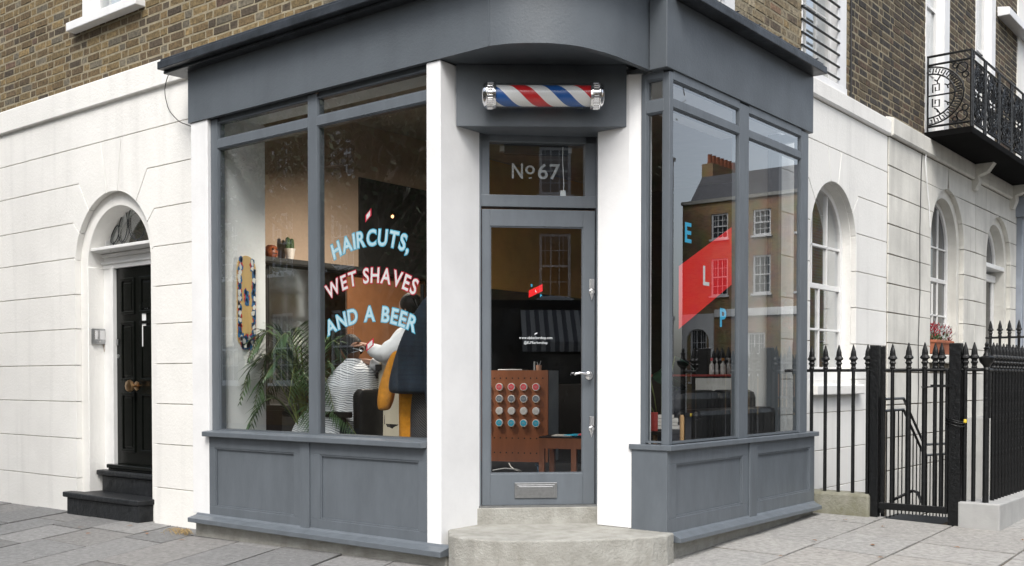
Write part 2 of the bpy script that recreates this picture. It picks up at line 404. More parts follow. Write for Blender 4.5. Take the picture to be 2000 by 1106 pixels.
# ------------------------------------------------------------------ corner building
CB = thing('corner_building', (-5, 3, 0), 'white stucco and brown brick corner building behind the grey shopfront', 'building')
Y0 = .22
zs = [.305, .705, 1.075, 1.44, 1.805, 2.15, 2.515, 2.865, 3.243, 3.60, 3.955]
CX, CZ, RO, RI = -5.71, 2.42, .68, .553
XL, XR = -9.6, -4.085
b = MB()
def course(poly): b.prism(inset(poly, .0038), Y0, Y0+.061, 'y')
def axz(z, side, r=RO):   # arch edge at height z
    dx = r if z <= CZ else math.sqrt(max(0, r*r-(z-CZ)**2))
    return CX + side*dx
for z0, z1 in zip(zs, zs[1:]):
    if z1 <= CZ + .0: 
        course([(XL,z0),(CX-RO,z0),(CX-RO,z1),(XL,z1)]); course([(CX+RO,z0),(XR,z0),(XR,z1),(CX+RO,z1)])
n = 6
# springing course
z0, z1 = 2.15, 2.515
zz = [CZ + (z1-.03-CZ)*i/n for i in range(n+1)]
course([(XL,z0),(CX-RO,z0)] + [(axz(q,-1), q) for q in zz] + [(axz(z1,-1)-.02,z1),(XL,z1)])
course([(XR,z0),(XR,z1),(axz(z1,1)+.02,z1)] + [(axz(q,1), q) for q in zz[::-1]] + [(CX+RO,z0)])
# course with mitred voussoir ends
def vous(z0, z1, up_out, lo_q, hi_q, lo_out):
    for s in (-1, 1):
        X = XL if s < 0 else XR
        A = [(X,z0)] + ([(axz(lo_q,s)+s*lo_out, z0)] if lo_out is not None else []) + [(axz(lo_q+(hi_q-lo_q)*i/8, s), lo_q+(hi_q-lo_q)*i/8) for i in range(9)] + [(axz(hi_q,s)+s*up_out, z1), (X,z1)]
        course(A)
vous(2.515, 2.865, .12, 2.485, 2.75, .02)
vous(2.865, 3.243, .19, 2.75, 2.96, .12)
# big course over the arch with keystone
ks = [(CX-.19, 3.60), (CX-.085, 3.095)]; ke = [(CX+.17, 3.60), (CX+.10, 3.093)]
a1 = math.degrees(math.acos(-(CX-axz(2.96,-1))/RO)); 
def arcz(x0, x1, n=8): return [(x, CZ + math.sqrt(max(0, RO*RO-(x-CX)**2))) for x in [x0+(x1-x0)*i/n for i in range(n+1)]]
xl = axz(2.96,-1); xr = axz(2.96,1)
course([(XL,3.243),(xl-.19,3.243)] + arcz(xl, ks[1][0]) + [ks[0],(XL,3.60)])
course([ks[0]] + arcz(ks[1][0], ke[1][0]) + [ke[0]])
course([ke[0]] + arcz(ke[1][0], xr) + [(xr+.19,3.243),(XR,3.243),(XR,3.60)])
course([(XL,3.60),(XR,3.60),(XR,3.955),(XL,3.955)])
course([(XL,-.12),(CX-RO,-.12),(CX-RO,.305),(XL,.305)]); course([(CX+RO,-.12),(XR,-.12),(XR,.305),(CX+RO,.305)])
build('stucco_course', b, 'stucco', CB, bevel=.003)
# backing behind the joints, with the door recess left open
b = MB(); yb = Y0+.012
b.prism([(XL,-.2),(CX-RO-.04,-.2)] + [(CX-RO-.04, CZ)] + arc(CX,CZ,RO+.04,180,0,28) + [(CX+RO+.04,-.2),(XR,-.2),(XR,3.97),(XL,3.97)], yb, yb+.045, 'y')
build('joint_backing', b, 'stucco_gap', CB)
b = MB(); yr = .282
b.prism([(CX-RO-.06,-.2),(CX-RI,-.2),(CX-RI,CZ)] + arc(CX,CZ,RI,180,0,32) + [(CX+RI,-.2),(CX+RO+.06,-.2)] + [(CX+RO+.06,CZ)] + arc(CX,CZ,RO+.06,0,180,32), yr, .56, 'y')
b.prism([(CX-RI-.01,.2)] + [(CX-RI-.01,CZ)] + arc(CX,CZ,RI+.01,180,0,24) + [(CX+RI+.01,.2)], .60, .7, 'y')
build('door_surround', b, 'stucco', CB, smooth=True, bevel=.006)
# string course and brick
b = MB(); b.prism([(Y0-.035,3.955),(Y0+.1,3.93),(Y0+.1,4.2),(Y0+.02,4.205),(Y0-.035,4.185)], XL, -3.0, 'x')
build('string_course', b, 'stucco', CB, bevel=.008)
WN = (-6.27, -5.27, 4.86, 6.6)
b = bricks(XL, -.36, 4.205, 5.9, [(WN[0],WN[1],4.80,6.6)], lambda u, z, d: (u, Y0+.055-d, z), BR)
build('brick_face', b, 'brick', CB, tint=True)
b = MB()
b.box(XL, WN[0], Y0+.053, Y0+.3, 4.1, 9.5); b.box(WN[1], -.36, Y0+.053, Y0+.3, 4.1, 9.5); b.box(WN[0], WN[1], Y0+.053, Y0+.3, 4.1, 4.8); b.box(WN[0], WN[1], Y0+.053, Y0+.3, 6.6, 9.5)
build('brick_wall', b, 'mortar', CB)
def sash(parent, name, x0, x1, z0, z1, yf, T=None, cols=3, rows=4, glassm='dark_glass', fr=.05, blind=None, bar=.016):
    """vertical sash window in the x,z plane facing -y at yf (T maps it elsewhere)"""
    b = MB(T)
    b.box(x0, x0+fr, yf, yf+.07, z0, z1); b.box(x1-fr, x1, yf, yf+.07, z0, z1); b.box(x0+fr, x1-fr, yf, yf+.07, z1-fr, z1); b.box(x0+fr, x1-fr, yf, yf+.07, z0, z0+fr*1.3)
    zm = (z0+z1)/2; b.box(x0+fr, x1-fr, yf+.01, yf+.06, zm-.02, zm+.02)
    for i in range(1, cols): x = x0+fr+(x1-x0-2*fr)*i/cols; b.box(x-bar/2, x+bar/2, yf+.02, yf+.05, z0+fr, zm-.02); b.box(x-bar/2, x+bar/2, yf+.02, yf+.05, zm+.02, z1-fr)
    for i in range(1, rows):
        if i*2 == rows: continue
        z = z0+fr+(z1-z0-2*fr)*i/rows; b.box(x0+fr, x1-fr, yf+.022, yf+.048, z-bar/2, z+bar/2)
    w = build(name, b, 'white_gloss', parent)
    g = MB(T); g.box(x0+fr, x1-fr, yf+.034, yf+.037, z0+fr, z1-fr); build('glass_pane', g, glassm, w)
    if blind:
        g = MB(T); n = 24
        g.grid([[(x0+fr+(x1-x0-2*fr)*i/n*blind, yf+.10+.012*math.sin(i*1.9), z) for i in range(n+1)] for z in (z0, z1)]); build('curtain', g, 'curtain', w, smooth=True)
    return w
M['curtain'] = mat('sheer_curtain', (.62, .62, .60), .9, var=.08, vscale=4)
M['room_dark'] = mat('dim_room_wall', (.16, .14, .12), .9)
wn = sash(CB, 'window', WN[0]+.12, WN[1]-.06, 4.88, 6.5, Y0+.12, cols=2, rows=2, glassm='glass', blind=.5)
b = MB(); b.box(WN[0], WN[0]+.12, Y0+.03, Y0+.3, 4.86, 6.6); b.box(WN[1]-.06, WN[1], Y0+.03, Y0+.3, 4.86, 6.6); build('reveal', b, 'white', wn, bevel=.005)
b = MB(); b.prism([(Y0-.05,4.76),(Y0+.30,4.76),(Y0+.30,4.87),(Y0-.05,4.845)], -6.44, -5.20, 'x'); build('window_sill', b, 'white', wn, bevel=.008)
b = MB(); b.box(WN[0], WN[1], 1.2, 1.25, 4.5, 6.8); build('room_back', b, 'room_dark', wn)

# house door 67A
D67 = MB(); yd = .47
dl, dr = -6.06, -5.30
D67.box(dl, dr, yd, yd+.05, .455, 2.405)
door = build('front_door', D67, 'black_gloss', CB, bevel=.004)
b = MB()
for (z0, z1) in ((.58, 1.17), (1.28, 1.87), (1.94, 2.30)):
    for (x0, x1) in ((dl+.09, dl+.33), (dl+.43, dr-.09)):
        b.box(x0, x1, yd-.014, yd, z0, z0+.03); b.box(x0, x1, yd-.014, yd, z1-.03, z1); b.box(x0, x0+.03, yd-.014, yd, z0+.03, z1-.03); b.box(x1-.03, x1, yd-.014, yd, z0+.03, z1-.03)
        b.box(x0+.05, x1-.05, yd-.008, yd, z0+.05, z1-.05)
build('door_panel', b, 'black_gloss', door, bevel=.004)
for kx in (-5.70,):
    b = MB(); b.lathe([(.045,0),(.048,.006),(.03,.012),(.014,.02),(.014,.05),(.05,.06),(.062,.075),(.055,.1),(.02,.108)], (kx, yd, 1.235), 8, ax=(0,-1,0)); build('door_knob', b, 'brass', door)
b = MB(); b.box(-5.60, -5.535, yd-.004, yd, 1.62, 1.94); build('paper_notice', b, 'white', door)
b = MB(); b.lathe([(.02,0),(.02,.006),(.012,.008)], (dl+.03, yd, 1.53), 14, ax=(0,-1,0)); build('keyhole_plate', b, 'steel', door); b = MB(); b.box(dl+.005, dl+.04, yd-.01, yd, 1.64, 1.70); build('door_lock', b, 'steel', door)
b = MB()
b.box(dl-.055, dl, .43, .52, .40, 2.42); b.box(dr, dr+.06, .43, .52, .40, 2.42)
b.box(CX-RI, dl-.055, .45, .52, .38, 2.42); b.box(dr+.06, CX+RI, .45, .52, .38, 2.42)
for z0, z1, y in ((2.405,2.45,.44),(2.45,2.475,.425),(2.475,2.52,.445),(2.52,2.555,.42)): b.box(CX-RI, CX+RI, y, .52, z0, z1)
b.prism([(.30,2.575),(.52,2.55),(.52,2.625),(.30,2.605)], CX-RI-.005, CX+RI, 'x')
b.prism(arc(CX,2.62,.485,180,0,24) + arc(CX,2.62,.553,0,180,24), .44, .50, 'y')
fr_ = build('door_frame', b, 'white_gloss', CB, bevel=.004)
b = MB(); b.prism(arc(CX,2.62,.50,180,0,24), .485, .49, 'y'); fl = build('fanlight_pane', b, 'glass', CB)
b = MB()
for k, (ex, ew, eh) in enumerate([(-.37,.062,.17),(-.225,.075,.30),(.02,.15,.40),(.25,.075,.28),(.38,.06,.15)]):
    pts = []
    for i in range(21):
        t = math.pi*(i/20*2)-math.pi/2
        pts.append((CX+ex+ew*math.cos(t)*(1-.18*math.sin(t))-ex*.12*math.sin(t), .475, 2.665+eh/2+eh/2*math.sin(t)))
    b.tube(pts, .0048, 6)
    b.tube([(CX+ex*1.1,.475,2.62),(CX+ex*1.1,.475,2.668)], .0048, 6)
build('fanlight_tracery', b, 'lead', fl, smooth=True)
b = MB(); b.box(dl-.06, dr+.06, .38, .53, .415, .455); b.box(dl-.06, dr+.06, .40, .53, .385, .415); build('threshold', b, 'black_gloss', CB, bevel=.008)
b = MB(); b.box(CX-RI-.2, CX+RI+.2, .56, .60, -.2, 3.2); build('hall_wall', b, 'room_dark', CB)

# right-hand side of the corner building
X0 = -.35
zr = [-.3, .25, .62, .98, 1.30, 1.66, 2.03, 2.40, 2.785, 3.165, 3.54, 3.93]
AY, AZ, AR = 4.70, 2.64, .575
YA, YB = 3.30, 6.18
b = MB()
def courseR(poly): b.prism(inset(poly, .0038), X0-.056, X0, 'x')
def ayz(z, s): return AY + s*(AR if z <= AZ else math.sqrt(max(0, AR*AR-(z-AZ)**2)))
SB = 1.26
for z0, z1 in zip(zr, zr[1:]):
    if z1 <= SB+.05 and z0 < 1.2: courseR([(YA,z0),(YB,z0),(YB,z1),(YA,z1)])
    elif z1 < 2.5:
        q0 = max(z0, SB)
        courseR([(YA,z0),(AY-AR,z0),(AY-AR,z1),(YA,z1)]); courseR([(AY+AR,z0),(YB,z0),(YB,z1),(AY+AR,z1)])
for s, X in ((-1, YA), (1, YB)):
    zz = [AZ+(2.785-.04-AZ)*i/5 for i in range(6)]
    courseR([(X,2.40),(AY+s*AR,2.40)] + [(ayz(q,s),q) for q in zz] + [(ayz(2.785,s)+s*.02,2.785),(X,2.785)])
    zz = [2.75+(2.98-2.75)*i/6 for i in range(7)]
    courseR([(X,2.785),(ayz(2.75,s)+s*.03,2.785)] + [(ayz(q,s),q) for q in zz] + [(ayz(2.98,s)+s*.16,3.165),(X,3.165)])
def arcy(y0, y1, n=8): return [(y, AZ+math.sqrt(max(0,AR*AR-(y-AY)**2))) for y in [y0+(y1-y0)*i/n for i in range(n+1)]]
a0, a1 = ayz(2.98,-1), ayz(2.98,1)
courseR([(YA,3.165),(a0-.16,3.165)] + arcy(a0, AY-.09) + [(AY-.17,3.54),(YA,3.54)])
courseR([(AY-.17,3.54)] + arcy(AY-.09, AY+.09) + [(AY+.17,3.54)])
courseR([(AY+.17,3.54)] + arcy(AY+.09, a1) + [(a1+.16,3.165),(YB,3.165),(YB,3.54)])
courseR([(YA,3.54),(YB,3.54),(YB,3.93),(YA,3.93)])
courseR([(YA,-2.4),(YB,-2.4),(YB,-.3),(YA,-.3)])
build('stucco_course', b, 'stucco', CB, bevel=.003)
b = MB(); xb = X0-.012
b.prism([(YA,-2.4),(YB,-2.4),(YB,3.94),(YA,3.94),(YA,SB)] + [(AY-AR-.03,SB),(AY-AR-.03,AZ)] + arc(AY,AZ,AR+.03,180,0,24) + [(AY+AR+.03,SB),(YA,SB-.01)], xb-.04, xb, 'x')
build('joint_backing', b, 'stucco_gap', CB)
b = MB()
AQ = AR-.003; oy = arc(AY,AZ,AQ,180,0,24)
P = [(AY-AR-.06,SB)] + [(AY-AR-.06,AZ)] + arc(AY,AZ,AR+.06,180,0,24) + [(AY+AR+.06,SB)] + [(AY+AQ,SB)] + oy[::-1] + [(AY-AQ,SB)]
b.prism(P, X0-.30, X0-.0565, 'x'); build('window_reveal', b, 'stucco', CB, smooth=True, bevel=.004)
b = MB(); b.prism([(X0-.3,SB-.11),(X0+.07,SB-.11),(X0+.07,SB-.015),(X0-.3,SB+.01)], 4.14, 5.36, 'y'); build('window_sill', b, 'stucco', CB, bevel=.01)
def arch_window(parent, cy, cz, r, z0, xg, bars, name='window', gm='glass'):
    b = MB()
    b.prism([(cy-r,z0)] + [(cy-r,cz)] + arc(cy,cz,r,180,0,24) + [(cy+r,z0),(cy+r-.055,z0)] + arc(cy,cz,r-.055,0,180,24) + [(cy-r+.055,z0)], xg-.03, xg+.03, 'x')
    for (y0, y1, za, zb) in bars: b.box(xg-.02, xg+.02, y0, y1, za, zb)
    w = build(name, b, 'white_gloss', parent, bevel=.003)
    g = MB(); g.prism([(cy-r+.04,z0),(cy-r+.04,cz)] + arc(cy,cz,r-.04,180,0,24) + [(cy+r-.04,z0)], xg-.003, xg+.001, 'x'); build('glass_pane', g, gm, w)
    return w
r_ = AR-.005
arch_window(CB, AY, AZ, r_, SB, X0-.17, [(AY-r_,AY+r_,SB,SB+.16),(AY-r_,AY+r_,2.19,2.24),(AY-r_,AY+r_,2.60,2.625),(AY-r_,AY+r_,1.78,1.80),(AY-.012,AY+.012,1.42,2.19),(AY-.2,AY-.18,2.24,3.14),(AY+.18,AY+.2,2.24,3.14)])
b = MB(); b.prism([(X0-.05,3.945),(X0+.02,3.93),(X0+.035,3.955),(X0+.035,4.10),(X0-.05,4.125)], 3.0, YB+.02, 'y')
build('string_course', b, 'stucco', CB, bevel=.008)
# brick over the shop on the right, two barred windows
HW = [(1.2, 2.61, 4.205, 7), (3.95, 5.03, 4.18, 7)]
b = bricks(.25, 5.12, 4.12, 6.4, [(a, c, z, y) for a, c, z, y in HW], lambda u, z, d: (X0-.03+d, u, z), BRY, h=.065)
build('brick_face', b, 'brick', CB, tint=True)
b = MB(); xw = X0-.028
for (a, c) in ((.25,1.2),(2.61,3.95),(5.03,5.12)): b.box(X0-.35, xw, a, c, 4.1, 9.5)
for (a, c) in ((1.2,2.61),(3.95,5.03)): b.box(X0-.35, xw, a, c, 4.1, 4.17); b.box(X0-.35, xw, a, c, 6.8, 9.5)
build('brick_wall', b, 'mortar', CB)
RT = Matrix(((0,-1,0,0),(1,0,0,0),(0,0,1,0),(0,0,0,1)))   # local (x, y, z) -> world (-y, x, z)
for (a, c) in ((1.2,2.61),(3.95,5.03)):
    w_ = sash(CB, 'window', a+.02, c-.22, 4.19, 6.7, -X0+.10, T=RT, cols=3, rows=4, glassm='glass', blind=1.0)
    b = MB(); b.box(X0-.3, X0-.02, c-.22, c, 4.17, 6.8); b.box(X0-.3, X0-.02, a, a+.02, 4.17, 6.8); b.box(X0-.3, X0-.01, a, c, 4.11, 4.19); build('reveal', b, 'white', w_, bevel=.004)
    b = MB(); k = 4.245
    while k < 6.6: b.tube([(X0-.015, a-.02, k), (X0-.015, c-.2, k)], .011, 8); k += .117
    build('guard_bar', b, 'iron', w_, smooth=True)
    b = MB(); b.box(X0-1.2, X0-1.15, a-.3, c+.3, 4, 7); build('room_back', b, 'room_dark', w_)

# ------------------------------------------------------------------ shopfront
SF = thing('shopfront', (-1, .6, 0), 'grey painted corner shopfront with white pilasters and curved fascia', 'shopfront')
# fascia: straight, curved, straight, then the boxed right run
CF = [(-4.118,-.012,3.465),(-2.5,-.012,3.465),(-.80,-.012,3.462)]
_c = [(-.80,-.012,3.462),(-.64,.03,3.457),(-.46,.125,3.448),(-.34,.235,3.44),(-.26,.355,3.43),(-.187,.53,3.413),(-.155,.71,3.40),(-.13,.90,3.388)]
def cat(P, n=6):
    out = []
    for i in range(len(P)-1):
        a, b_, c, d = (Vector(P[max(0,i-1)]), Vector(P[i]), Vector(P[i+1]), Vector(P[min(len(P)-1,i+2)]))
        for k in range(n):
            t = k/n; out.append(.5*((2*b_)+(c-a)*t+(2*a-5*b_+4*c-d)*t*t+(3*b_-a-3*c+d)*t**3))
    return out+[Vector(P[-1])]
CV = cat(_c); CP = [Vector(q) for q in CF[:2]] + CV
b = MB(); rows = []
for i, p in enumerate(CP):
    d = (CP[min(i+1,len(CP)-1)]-CP[max(i-1,0)]); d.z = 0; d.normalize(); n_ = Vector((-d.y, d.x, 0))*.04
    rows.append([Vector((p.x,p.y,p.z)), Vector((p.x,p.y,3.93)), Vector((p.x+n_.x,p.y+n_.y,3.93)), Vector((p.x+n_.x,p.y+n_.y,p.z))])
b.grid(rows, True); b.f.append([0,1,2,3]); b.t.append((1,1,1)); b.mi.append(0); build('fascia', b, 'grey', SF, smooth=True)
b = MB(); b.box(-.803, -.797, -.0145, -.0118, 3.467, 3.93); build('fascia_joint', b, 'grey_wood', SF)
b = MB(); b.box(-.125, .012, .868, 3.305, 3.383, 3.86); build('fascia', b, 'grey', SF, bevel=.004)
b = MB(); b.box(-4.08, -1.24, .02, .14, 3.475, 3.56); b.prism([(-1.30,.02)] + [(p.x-.03*(k/len(CV)), p.y+.028) for k, p in enumerate(CV)] + [(-.16,1.0),(-.3,1.2),(-1.30,.6)], 3.47, 3.50, 'z'); build('soffit_board', b, 'grey', SF)
# lead covered cornice
def off_path(o):
    out = [(-4.345, -o)]
    for k, p in enumerate(CV):
        d = CV[min(k+1,len(CV)-1)]-CV[max(k-1,0)]; d.z = 0; d.normalize(); out.append((p.x+d.y*o, p.y-d.x*o))
    return out
b = MB(); b.prism(off_path(.16) + [(-.6,.95),(-.9,.3),(-4.345,.3)], 3.925, 3.99, 'z'); b.prism(off_path(.13) + [(-.6,.95),(-.9,.3),(-4.3,.3)], 3.99, 4.02, 'z'); b.prism(off_path(.10) + [(-.6,.95),(-.9,.3),(-4.3,.3)], 3.90, 3.925, 'z')
b.box(-.6, .13, .97, 3.31, 3.862, 3.922); b.box(-.6, .105, .97, 3.295, 3.922, 3.952)
for k in range(7): yk = 1.0+k*.36; b.box(-.3, .112, yk, yk+.012, 3.955, 3.967)
build('lead_cornice', b, 'lead', SF, bevel=.010)
# white pilasters
def pil(poly, z0, z1): 
    b = MB(); b.prism(poly, z0, z1, 'z'); return build('pilaster', b, 'white', SF, bevel=.006)
pil([(-4.10,0),(-3.868,0),(-3.868,.3),(-4.10,.3)], .16, 3.465)
pil([(-1.37,0),(-1.24,0),(-1.258,.445),(-1.37,.455)], .135, 3.46)
pil([(-.665,1.055),(-.57,.91),(-.31,.91),(-.218,.945),(-.218,1.06),(-.6,1.25)], .262, 3.40)
# concrete footing
b = MB(); b.box(-4.03, -1.17, -.02, .3, -.1, .1005); b.prism([(-.30,.96),(-.02,.96),(-.02,3.42),(-.30,3.42)], -.05, .19, 'z'); build('concrete_footing', b, 'concrete', SF)
# stall riser left
def riser(name, T, L0, L1, z0, z1, panels, strip):
    b = MB(T); y = 0
    b.box(L0, L1, .02, .06, z0, z1)
    zt, zb = panels[0][3], panels[0][2]
    b.box(L0, L1, y, .02, zt, z1); b.box(L0, L1, y, .02, z0, zb)
    xs = [L0] + [v for p in panels for v in p[:2]] + [L1]
    for i in range(0, len(xs), 2): b.box(xs[i], xs[i+1], y, .02, zb, zt)
    r = build(name, b, 'grey_wood', SF, bevel=.0025)
    for p in panels:
        b = MB(T); x0, x1, za, zc = p; e = .012
        b.prism([(x0,za),(x1,za),(x1-e,za+e),(x0+e,za+e)], .006, .02, 'y'); b.prism([(x0,zc),(x0+e,zc-e),(x1-e,zc-e),(x1,zc)], .006, .02, 'y')
        b.prism([(x0,za),(x0+e,za+e),(x0+e,zc-e),(x0,zc)], .006, .02, 'y'); b.prism([(x1,za),(x1,zc),(x1-e,zc-e),(x1-e,za+e)], .006, .02, 'y')
        build('panel_moulding', b, 'grey_wood', r)
    b = MB(T); b.box(strip[0], strip[1], -.014, 0, z0, z1); build('cover_strip', b, 'grey_wood', r, bevel=.003)
    return r
riser('stall_riser', None, -3.867, -1.37, .15, .82, [(-3.785,-2.775,.237,.73),(-2.475,-1.447,.237,.73)], (-2.69,-2.585))
TR_ = Matrix(((0,-1,0,0),(1,0,0,0),(0,0,1,0),(0,0,0,1)))
rr = riser('stall_riser', TR_, .93, 3.40, .24, .812, [(1.032,2.032,.347,.717),(2.303,3.307,.347,.717)], (2.133,2.257))
b = MB(); b.box(-.285, -.0012, .908, .9295, .24, .812); build('return_panel', b, 'grey_wood', SF, bevel=.003)
def sill(poly_out): pass
b = MB(); b.prism([(-.055,.822),(.14,.822),(.14,.885),(-.055,.862)], -3.895, -1.372, 'x')
build('window_sill', b, 'grey_wood', SF, bevel=.005)
b = MB(); b.prism([(-.30,.895),(.035,.895),(.035,3.42),(-.08,3.42),(-.08,1.0),(-.30,1.0)], .812, .85, 'z')
build('window_sill', b, 'grey_wood', SF, bevel=.005)
b = MB(); b.prism([(-.10,.098),(0.02,.098),(0.02,.17),(-.004,.17),(-.02,.155),(-.10,.135)], -4.035, -1.155, 'x'); build('plinth_board', b, 'grey_wood', SF, bevel=.003)
b = MB(); b.prism([(-.02,.185),(.07,.185),(.07,.215),(.015,.24),(.003,.252),(-.02,.252)], .965, 3.40, 'y'); build('plinth_board', b, 'grey_wood', SF, bevel=.003)

# window frames
def frame(name, T, members, beads, panes, y0=.045, y1=.12):
    b = MB(T)
    for (x0, x1, z0, z1) in members: b.box(x0, x1, y0, y1, z0, z1)
    f = build(name, b, 'grey_wood', SF, bevel=.003)
    b = MB(T)
    for (x0, x1, z0, z1) in panes:
        for e, ya in ((.006, y0+.006), (.012, y0+.012)):
            b.box(x0-.002, x0+e, ya, y1, z0, z1); b.box(x1-e, x1+.002, ya, y1, z0, z1); b.box(x0+e, x1-e, ya, y1, z1-e, z1+.002); b.box(x0+e, x1-e, ya, y1, z0-.002, z0+e)
            y1 -= .0035
        y1 += .007
    build('glazing_bead', b, 'grey_wood', f)
    for (x0, x1, z0, z1) in panes:
        b = MB(T); b.add([(x0,y0+.018,z0),(x1,y0+.018,z0),(x1,y0+.018,z1),(x0,y0+.018,z1)], [(0,1,2,3)]); build('window_pane', b, 'glass', f)
    return f
Lp = [(-3.775,-2.638,.872,3.215),(-2.535,-1.365,.872,3.215),(-3.775,-2.638,3.285,3.43),(-2.535,-1.365,3.285,3.43)]
frame('window_frame', None, [(-3.868,-3.775,.862,3.46),(-2.638,-2.535,.862,3.46),(-3.775,-2.638,3.215,3.285),(-2.535,-1.365,3.215,3.285),(-3.775,-2.638,.86,.872),(-2.535,-1.365,.86,.872)], None, Lp, y0=.032, y1=.10)
b = MB(); b.box(-3.775,-2.638,.052,.10,3.43,3.475); b.box(-2.535,-1.365,.052,.10,3.43,3.475); build('head_rail', b, 'grey_wood', SF)
Rp = [(.975,1.962,.858,3.137),(2.118,3.089,.858,3.137),(.975,1.962,3.19,3.322),(2.118,3.089,3.19,3.322)]
frame('window_frame', TR_, [(.93,.975,.85,3.37),(1.962,2.118,.85,3.37),(3.089,3.235,.85,3.37),(.975,1.962,3.137,3.19),(2.118,3.089,3.137,3.19),(.975,1.962,3.322,3.384),(2.118,3.089,3.322,3.384)], None, Rp, y0=.0, y1=.06)
Np = [(-.184,-.046,.862,3.11),(-.184,-.046,3.19,3.335)]
TN = Matrix.Translation((0,.93,0))
frame('side_light', TN, [(-.224,-.184,.85,3.385),(-.046,-.001,.85,3.37),(-.184,-.046,3.11,3.19),(-.184,-.046,3.335,3.385)], None, Np, y0=-.004, y1=.04)
b = MB(); b.box(-.35,-.31,3.19,3.26,.85,3.4); b.box(-.31,-.245,3.19,3.25,.85,3.4); b.box(-.24,-.07,3.19,3.24,3.31,3.383); ef = build('window_frame', b, 'grey_wood', SF, bevel=.003)
b = MB(); b.add([(-.245,3.225,.85),(-.07,3.225,.85),(-.07,3.225,3.31),(-.245,3.225,3.31)], [(0,1,2,3)]); build('window_pane', b, 'glass', ef)

# entrance door in the cut corner: local x along the door, y into the shop
TD = Matrix.Translation((-1.265,.435,0)) @ Matrix.Rotation(R(45), 4, 'Z')
b = MB(TD)
b.box(-.03,.014,-.01,.09,.38,3.10); b.box(.845,.93,-.01,.09,.38,3.10); b.box(.014,.074,0,.09,2.60,3.06); b.box(.766,.845,0,.09,2.60,3.06)
b.box(.014,.845,-.004,.09,2.53,2.615); b.box(.014,.845,0,.09,2.993,3.10)
df = build('door_frame', b, 'grey_wood', SF, bevel=.003)
b = MB(TD); b.add([(.074,.04,2.615),(.766,.04,2.615),(.766,.04,2.993),(.074,.04,2.993)], [(0,1,2,3)]); build('fanlight_pane', b, 'glass', df)
b = MB(TD)
b.box(.020,.079,.004,.05,.392,2.512); b.box(.753,.839,.004,.05,.392,2.512); b.box(.079,.753,.0045,.05,2.393,2.512); b.box(.079,.753,.0045,.05,.392,.618)
dd = build('shop_door', b, 'grey_wood', SF, bevel=.003)
b = MB(TD); b.add([(.079,.03,.618),(.753,.03,.618),(.753,.03,2.393),(.079,.03,2.393)], [(0,1,2,3)]); build('door_pane', b, 'glass', dd)
b = MB(TD); e = .008
b.box(.079,.753,.012,.03,.618,.618+e); b.box(.079,.753,.012,.03,2.393-e,2.393); b.box(.079,.079+e,.013,.03,.62,2.39); b.box(.753-e,.753,.013,.03,.62,2.39); build('glazing_bead', b, 'grey_wood', dd)
b = MB(TD); b.box(.255,.562,-.006,.004,.443,.553); b.box(.272,.545,-.009,-.006,.458,.538); b.box(.285,.532,-.013,-.009,.470,.526); build('letter_plate', b, 'steel', dd, bevel=.003)
b = MB(TD); b.lathe([(.031,0),(.031,.006),(.024,.012),(.013,.016),(.011,.055)], (.797,.004,1.325), 20, ax=(0,-1,0))
b.tube([(.797,-.045,1.325),(.785,-.055,1.330),(.76,-.058,1.338),(.72,-.058,1.343),(.69,-.056,1.337),(.682,-.052,1.328)], [.011,.011,.010,.009,.009,.006], 10); build('door_handle', b, 'chrome', dd, smooth=True)
for zc in (1.945, .955):
    b = MB(TD); b.box(.798,.832,-.012,.004,zc+.005,zc+.075); b.lathe([(.022,0),(.022,.010),(.015,.014)], (.815,.004,zc-.015), 18, ax=(0,-1,0))
    b.prism([(.797,zc-.02),(.833,zc-.02),(.815,zc-.085)], -.004, .004, 'y'); b.box(.812,.818,-.024,-.01,zc-.03,zc+.0)
    build('door_lock', b, 'chrome', dd, bevel=.002)
b = MB(TD); b.box(-.03,.93,-.015,.1,.375,.392); build('threshold', b, 'steel', df)
b = MB(); b.prism([(-1.238,.158),(-.33,.91),(-.571,1.13),(-1.238,.47)], 3.04, 3.468, 'z'); sb = build('sign_box', b, 'grey', SF, bevel=.005)

# entrance steps
ST = thing('entrance_step', (-.6, .4, .1), 'curved concrete step with a low riser under the grey glazed door', 'step')
b = MB(); b.prism([(-1.262,.10),(-1.075,-.10),(-1.0,-.125),(-.83,-.128),(-.66,-.078),(-.50,.05),(-.35,.197),(-.24,.32),(-.13,.458),(-.04,.58),(.02,.692),(.055,.82),(.045,.928),(-.30,.928),(-.6,1.2),(-1.262,.55)], -.12, .26, 'z')
build('step_slab', b, 'concrete', ST, bevel=.012)
b = MB(TD); b.box(-.02,.90,-.03,.1,.255,.376); build('door_riser', b, 'concrete', ST, bevel=.006)

# black steps at the side door
DS = thing('door_step', (-5.8, .3, 0), 'pair of worn black painted steps under the black arched side door', 'step')
b = MB(); b.prism([(-6.46,.10),(-6.2,.095),(-5.5,.10),(-5.14,.115),(-5.12,.2),(-5.12,.5),(-6.27,.5),(-6.27,.235),(-6.47,.2)], .125, .178, 'z')
b.prism([(-6.42,.125),(-5.14,.125),(-5.14,.5),(-6.27,.5),(-6.27,.3),(-6.42,.24)], -.1, .126, 'z')
build('lower_step', b, 'step_black', DS, bevel=.012)
b = MB(); b.prism([(-6.26,.35),(-5.15,.35),(-5.15,.5),(-6.26,.5)], .34, .39, 'z'); b.prism([(-6.20,.38),(-5.15,.38),(-5.15,.5),(-6.24,.5)], .17, .341, 'z')
build('upper_step', b, 'step_black', DS, bevel=.012)
IC = thing('intercom', (-6.255, .37, 1.73), 'small steel entry phone fixed in the reveal of the arched door', 'intercom')
b = MB(); b.box(-6.263,-6.235,.31,.46,1.655,1.81); build('housing', b, 'steel', IC, bevel=.006)
